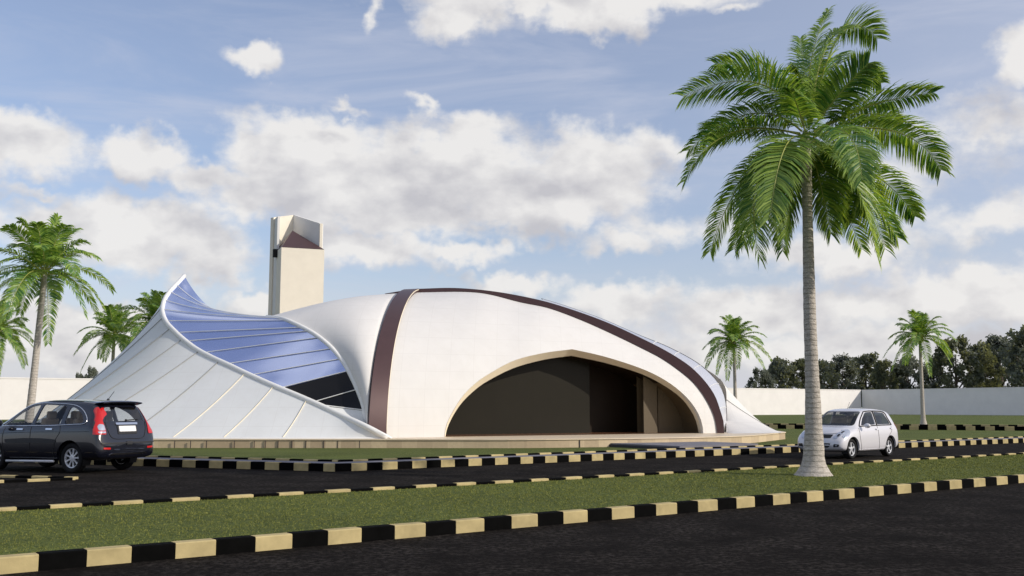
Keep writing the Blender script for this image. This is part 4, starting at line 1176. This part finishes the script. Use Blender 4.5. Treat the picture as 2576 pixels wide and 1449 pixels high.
SW = [([(-1.66, 1.125), (-1.02, 1.09), (-1.02, 1.505), (-1.22, 1.47), (-1.50, 1.33)], .10, .012), ([(-.90, 1.085), (-.02, 1.07), (-.08, 1.555), (-.90, 1.525)], .05, .012), ([(.08, 1.068), (1.02, 1.055), (.70, 1.31), (.36, 1.50), (.03, 1.55)], .05, .012)]
tl = lambda s_: [('tail_light', 'B', [(s_ * .83, .80), (s_ * .63, .80), (s_ * .625, .93), (s_ * .66, 1.10), (s_ * .64, 1.33), (s_ * .615, 1.50), (s_ * .72, 1.50), (s_ * .80, 1.2), (s_ * .86, 1.02)], M_RED, .014, .02, None)]
suvP = [('tail_light', 'B', [(.885, .88), (.66, .88), (.655, .97), (.675, 1.08), (.665, 1.25), (.60, 1.50), (.66, 1.53), (.79, 1.25), (.86, 1.05)], M_RED, .016, .02, None),
        ('lens', 'B', [(.82, .96), (.67, .96), (.68, 1.08), (.76, 1.10), (.81, 1.04)], M_LENS, .024, .02, 'tail_light'),
        ('lens', 'B', [(.84, .905), (.67, .905), (.67, .94), (.84, .94)], M_LENS, .024, .01, 'tail_light'),
        ('tail_light', 'L', [(-2.15, .88), (-2.03, .88), (-2.02, 1.02), (-1.955, 1.30), (-1.90, 1.51), (-1.95, 1.51), (-2.06, 1.2), (-2.15, 1.02)], M_RED, .014, .02, None),
        ('tail_light', 'B', [(-.885, .88), (-.66, .88), (-.655, .97), (-.675, 1.08), (-.665, 1.25), (-.60, 1.50), (-.66, 1.53), (-.79, 1.25), (-.86, 1.05)], M_RED, .016, .02, None),
        ('tailgate_trim', 'B', [(-.33, 1.075), (.33, 1.075), (.34, 1.125), (-.34, 1.125)], M_CHROME, .03, .015, None),
        ('number_plate', 'B', [(-.26, .93), (.26, .93), (.26, 1.045), (-.26, 1.045)], M_PLATE, .025, .01, None),
        ('plate_recess', 'B', [(-.30, .88), (.30, .88), (.30, 1.06), (-.30, 1.06)], M_DPL, .012, .02, None),
        ('rear_reflector', 'B', [(.57, .56), (.76, .57), (.76, .61), (.57, .605)], M_RED, .012, .01, None), ('rear_reflector', 'B', [(-.57, .56), (-.76, .57), (-.76, .61), (-.57, .605)], M_RED, .012, .01, None),
        ('bumper_trim', 'B', [(-.60, .43), (.60, .43), (.52, .475), (-.52, .475)], M_CHROME, .012, .015, None),
        ('bumper_step', 'B', [(-.82, .69), (.82, .69), (.80, .715), (-.80, .715)], M_DPL, .018, .01, None),
        ('bumper_notch', 'B', [(-.09, .66), (.09, .66), (.09, .73), (-.09, .73)], M_DPL, .02, .01, None),
        ('side_moulding', 'L', [(-.86, .70), (.86, .68), (.90, .76), (.2, .79), (-.4, .79), (-.86, .77)], M_DPL, .012, .04, None), ('side_moulding', 'Rt', [(-.86, .70), (.86, .68), (.90, .76), (.2, .79), (-.4, .79), (-.86, .77)], M_DPL, .012, .04, None),
        ('door_handle', 'L', [(-.72, .965), (-.50, .965), (-.50, .995), (-.72, .995)], M_CHROME, .03, .01, None), ('door_handle', 'L', [(.28, .955), (.50, .955), (.50, .985), (.28, .985)], M_CHROME, .03, .01, None),
        ('headlight', 'F', [(.45, .72), (.82, .74), (.80, .86), (.50, .82)], M_LENS, .012, .02, None), ('headlight', 'F', [(-.45, .72), (-.82, .74), (-.80, .86), (-.50, .82)], M_LENS, .012, .02, None),
        ('grille', 'F', [(-.38, .60), (.38, .60), (.40, .78), (-.40, .78)], M_DPL, .012, .02, None)]
suvL = [('window_trim', 'L', [(1.13, 1.03), (.3, 1.042), (-.6, 1.055), (-1.35, 1.085), (-1.68, 1.10), (-1.755, 1.15), (-1.68, 1.27), (-1.50, 1.41), (-1.25, 1.515), (-.9, 1.565), (-.2, 1.59), (.05, 1.585), (.38, 1.54), (.74, 1.35), (1.13, 1.06)], .011, M_CHROME),
        ('door_gap', 'L', [(.96, 1.0), (.98, .8), (.94, .6), (.88, .36)], .004, M_DPL), ('door_gap', 'L', [(.03, 1.02), (.02, .8), (.0, .36)], .004, M_DPL), ('door_gap', 'L', [(-.93, 1.05), (-.96, .92), (-.84, .75), (-.80, .5), (-.80, .36)], .004, M_DPL),
        ('body_crease', 'L', [(1.2, .88), (0, .915), (-1.2, .93), (-1.9, .94)], .006, M_SUV),
        ('tailgate_gap', 'B', [(-.62, 1.15), (-.58, .95), (-.45, .795), (0, .785), (.45, .795), (.58, .95), (.62, 1.15)], .007, M_DPL),
        ('roof_rail', 'L', [(-1.3, 1.625), (0, 1.64)], .008, M_DPL)]
def zm(z): return z + .055 * max(0, min(1, (z - .68) / .35))
suv = [(a, b, c, zm(d), e, zm(f), g_, h, i) for a, b, c, d, e, f, g_, h, i in suv]
SW = [([(x, zm(z)) for x, z in q], r_, t_) for q, r_, t_ in SW]
suvP = [(a, v, [(x, zm(z)) for x, z in q], m_, o_, r_, p_) for a, v, q, m_, o_, r_, p_ in suvP]
suvL = [(a, v, [(x, zm(z)) for x, z in q], w_, m_) for a, v, q, w_, m_ in suvL]
e1_ = on(180, 1190.5, 0); hd = math.atan2(.42, -.908)
hv = Vector((math.cos(hd), math.sin(hd), 0)); lv = Vector((-hv.y, hv.x, 0))
RW1 = .355
suv_c = e1_ + hv * 1.31 - lv * .80
suvO, sbv, shit = make_car('sport_utility_car', hd, (suv_c.x, suv_c.y, 0), suv, M_SUV, (-1.31, 1.31), RW1, .235, (9, (0,), .020), .80, SW,
    [(-.66, 1.155), (.66, 1.155), (.52, 1.615), (-.52, 1.615)], (.45, 2.0), [(-.60, 1.22), (.60, 1.22), (.50, 1.545), (-.50, 1.545)], (-1.75, -2.5), suvP, suvL,
    'dark blue-black sport utility car seen from behind at the left edge', (M_GL1, M_GL2), M_SEATB, dict(cabin=(-2.0, 1.30, .83, 1.08), head=.27, front=.12, rear=-.95))
q = MB(); q.tube([(1.0, -.35, .0), (1.0, .35, 0)], .01)
s_ = MB(); s_.tube([(-.80, .885, .27), (0, .915, .262), (.80, .90, .25)], .032, 8); s_.build('side_step', M_RIM, suvO, True)
s_ = MB(); s_.tube([(-.80, -.90, .27), (0, -.915, .262), (.80, -.90, .25)], .032, 8); s_.build('side_step', M_RIM, suvO, True)
s_ = MB(); s_.grid([[Vector((x, y, z - abs(y) ** 3 * .12)) for y in [k / 10 * .60 for k in range(-10, 11)]] for x, z in ((-1.66, 1.695), (-1.83, 1.71), (-2.01, 1.69), (-2.04, 1.67), (-1.98, 1.65), (-1.84, 1.615))]); s_.build('spoiler', M_SUV, suvO, True)
s_ = MB(); s_.tube([(-1.50, -.0, 1.70), (-1.53, 0, 1.745)], .03, 8); s_.tube([(-1.52, 0, 1.735), (-1.70, 0, 1.925)], .007, 5); s_.build('antenna', M_DPL, suvO, True)
s_ = MB(); s_.tube([(-2.12, -.02, 1.235), (-2.11, -.25, 1.25), (-2.09, -.40, 1.255)], .012, 5); s_.tube([(-2.11, -.02, 1.235), (-2.13, -.0, 1.235)], .03, 8); s_.build('rear_wiper', M_DPL, suvO, True)
for sg in (1, -1):
    s_ = MB(); rows = []
    for k in range(9):
        t = k / 8; rad = math.sin(math.pi * (.06 + .88 * t)) ** .5
        rows.append([Vector((.98 + .085 * rad * math.cos(a) * (.6 if math.cos(a) < 0 else 1), sg * (.93 + .24 * t), 1.16 + .095 * rad * math.sin(a))) for a in [2 * math.pi * j / 14 for j in range(14)]])
    s_.grid(rows, 0, True); s_.F.append(tuple(range(14))); s_.M.append(0); s_.F.append(tuple(range(8 * 14, 9 * 14))); s_.M.append(0); s_.build('wing_mirror', M_SUV, suvO, True)

# ---- silver-white hatchback
hat = [(-1.84, .50, .50, .58, .48, .64, .40, .04, .10), (-1.825, .38, .70, .64, .70, .74, .60, .04, .12), (-1.79, .30, .79, .76, .77, .93, .66, .05, .12), (-1.73, .26, .825, .86, .79, 1.08, .66, .07, .10), (-1.64, .23, .838, .92, .80, 1.25, .68, .08, .09), (-1.53, .21, .842, .935, .80, 1.40, .65, .08, .09), (-1.38, .20, .845, .94, .80, 1.462, .645, .08, .09),
       (-.95, .19, .845, .93, .80, 1.497, .645, .08, .09), (-.40, .18, .845, .92, .80, 1.515, .645, .08, .09), (.02, .18, .845, .91, .80, 1.495, .64, .08, .09), (.28, .18, .845, .905, .80, 1.43, .645, .08, .09), (.62, .18, .845, .90, .795, 1.21, .66, .06, .10), (.88, .19, .845, .895, .785, 1.015, .66, .04, .10), (1.00, .19, .845, .88, .775, .975, .64, .035, .12), (1.30, .20, .84, .83, .745, .925, .60, .035, .13), (1.56, .21, .815, .75, .70, .84, .54, .04, .13), (1.73, .24, .76, .64, .64, .72, .48, .05, .13), (1.81, .30, .66, .54, .56, .60, .42, .04, .12), (1.84, .36, .45, .48, .4, .52, .3, .03, .1)]
M_SIL = paint_mat('silver-white pearl paint', (.70, .69, .72), .3, .1)
SWh = [([(-1.30, 1.015), (-.46, 1.01), (-.47, 1.395), (-.62, 1.40), (-1.12, 1.365)], .05, .01), ([(-.32, 1.01), (.56, .99), (.34, 1.20), (.10, 1.36), (-.02, 1.39), (-.34, 1.40)], .05, .01)]
hatP = [('headlight', 'F', [(.47, .62), (.56, .60), (.66, .68), (.74, .84), (.66, .87), (.54, .80)], M_LENS, .014, .03, None), ('headlight', 'F', [(-.47, .62), (-.56, .60), (-.66, .68), (-.74, .84), (-.66, .87), (-.54, .80)], M_LENS, .014, .03, None),
        ('headlight_bulb', 'F', [(.56, .67), (.62, .67), (.64, .74), (.58, .75)], M_DPL, .02, .02, 'headlight'), ('headlight_bulb', 'F', [(.61, .77), (.66, .77), (.67, .83), (.62, .83)], M_DPL, .02, .02, 'headlight'),
        ('headlight', 'L', [(1.46, .66), (1.62, .62), (1.66, .66), (1.40, .86), (1.22, .88), (1.26, .82)], M_LENS, .012, .02, None),
        ('grille', 'F', [(-.40, .625), (.40, .625), (.44, .725), (-.44, .725)], M_DPL, .012, .015, None),
        ('badge', 'F', [(-.05, .65), (.05, .65), (.05, .70), (-.05, .70)], M_CHROME, .02, .02, None),
        ('lower_grille', 'F', [(-.36, .345), (.36, .345), (.42, .47), (-.42, .47)], M_DPL, .012, .03, None),
        ('fog_light', 'F', [(.50, .355), (.66, .37), (.68, .44), (.52, .455)], M_DPL, .012, .03, None), ('fog_light', 'F', [(-.50, .355), (-.66, .37), (-.68, .44), (-.52, .455)], M_DPL, .012, .03, None),
        ('lens', 'F', [(.57, .385), (.62, .385), (.62, .43), (.57, .43)], M_LENS, .02, .02, 'fog_light'),
        ('tail_light', 'L', [(-1.77, .84), (-1.69, .86), (-1.62, 1.0), (-1.63, 1.06), (-1.72, .98)], M_RED, .012, .02, None), ('tail_light', 'B', [(.78, .80), (.66, .82), (.66, 1.06), (.74, 1.0)], M_RED, .012, .02, None), ('tail_light', 'B', [(-.78, .80), (-.66, .82), (-.66, 1.06), (-.74, 1.0)], M_RED, .012, .02, None),
        ('number_plate', 'B', [(-.25, .60), (.25, .60), (.25, .71), (-.25, .71)], M_PLATE, .02, .01, None),
        ('door_handle', 'L', [(-.36, .845), (-.24, .845), (-.24, .885), (-.36, .885)], M_SIL, .03, .015, None), ('door_handle', 'L', [(-1.32, .86), (-1.20, .86), (-1.20, .90), (-1.32, .90)], M_SIL, .03, .015, None),
        ('side_sill', 'L', [(-.80, .235), (.80, .235), (.80, .275), (-.80, .275)], M_SIL, .016, .01, None)]
hatL = [('window_seal', 'L', [(-1.35, .99), (-.6, .985), (.1, .975), (.68, .965)], .017, M_DPL), ('window_seal', 'L', [(.68, .965), (.42, 1.20), (.14, 1.385), (0.0, 1.415), (-.4, 1.425), (-1.14, 1.39), (-1.25, 1.20), (-1.35, .99)], .020, M_DPL), ('window_seal', 'L', [(-.39, 1.0), (-.40, 1.2), (-.41, 1.41)], .028, M_DPL),
        ('door_gap', 'L', [(.78, .92), (.80, .70), (.76, .45), (.70, .24)], .004, M_DPL), ('door_gap', 'L', [(-.40, 1.41), (-.39, .9), (-.40, .5), (-.42, .24)], .004, M_DPL), ('door_gap', 'L', [(-1.30, .95), (-1.28, .80), (-1.02, .62), (-.90, .40)], .004, M_DPL),
        ('bonnet_gap', 'F', [(-.74, .86), (-.5, .765), (-.25, .745), (0, .74), (.25, .745), (.5, .765), (.74, .86)], .005, M_DPL)]
fW = on(2142, 1154.5, 0); rWp = on(2243, 1147.2, 0)
hh = math.atan2(-.69, -.73); hv = Vector((math.cos(hh), math.sin(hh), 0)); lv = Vector((-hv.y, hv.x, 0))
hc = fW - hv * 1.20 - lv * .74
hatO, hbv, hhit = make_car('hatchback_car', hh, (hc.x, hc.y, 0), hat, M_SIL, (-1.19, 1.20), .30, .205, (5, (0,), .030), .745, SWh,
    [(-.67, .985), (.67, .985), (.575, 1.415), (-.575, 1.415)], (.12, 1.6), [(-.60, 1.02), (.60, 1.02), (.55, 1.38), (-.55, 1.38)], (-1.42, -2.2), hatP, hatL,
    'small silver-white hatchback car on the road behind the big palm trunk', (M_GL3, M_GL3), M_SEAT, dict(cabin=(-1.55, .90, .76, .94), head=.20, front=-.12, rear=-1.02))
for sg in (1, -1):
    s_ = MB(); rows = []
    for k in range(9):
        t = k / 8; rad = math.sin(math.pi * (.06 + .88 * t)) ** .5
        rows.append([Vector((.56 + .075 * rad * math.cos(a) * (.6 if math.cos(a) < 0 else 1), sg * (.86 + .20 * t), .985 + .075 * rad * math.sin(a))) for a in [2 * math.pi * j / 14 for j in range(14)]])
    s_.grid(rows, 0, True); s_.F.append(tuple(range(14))); s_.M.append(0); s_.F.append(tuple(range(8 * 14, 9 * 14))); s_.M.append(0); s_.build('wing_mirror', M_SIL, hatO, True)
s_ = MB(); s_.tube([(-.05, 0, 1.495), (-.22, 0, 1.70)], .006, 5); s_.build('antenna', M_DPL, hatO, True)
s_ = MB(); s_.box((.22, 0, 1.36), (.03, .22, .06)); s_.build('rear_view_mirror', M_DPL, hatO, True)
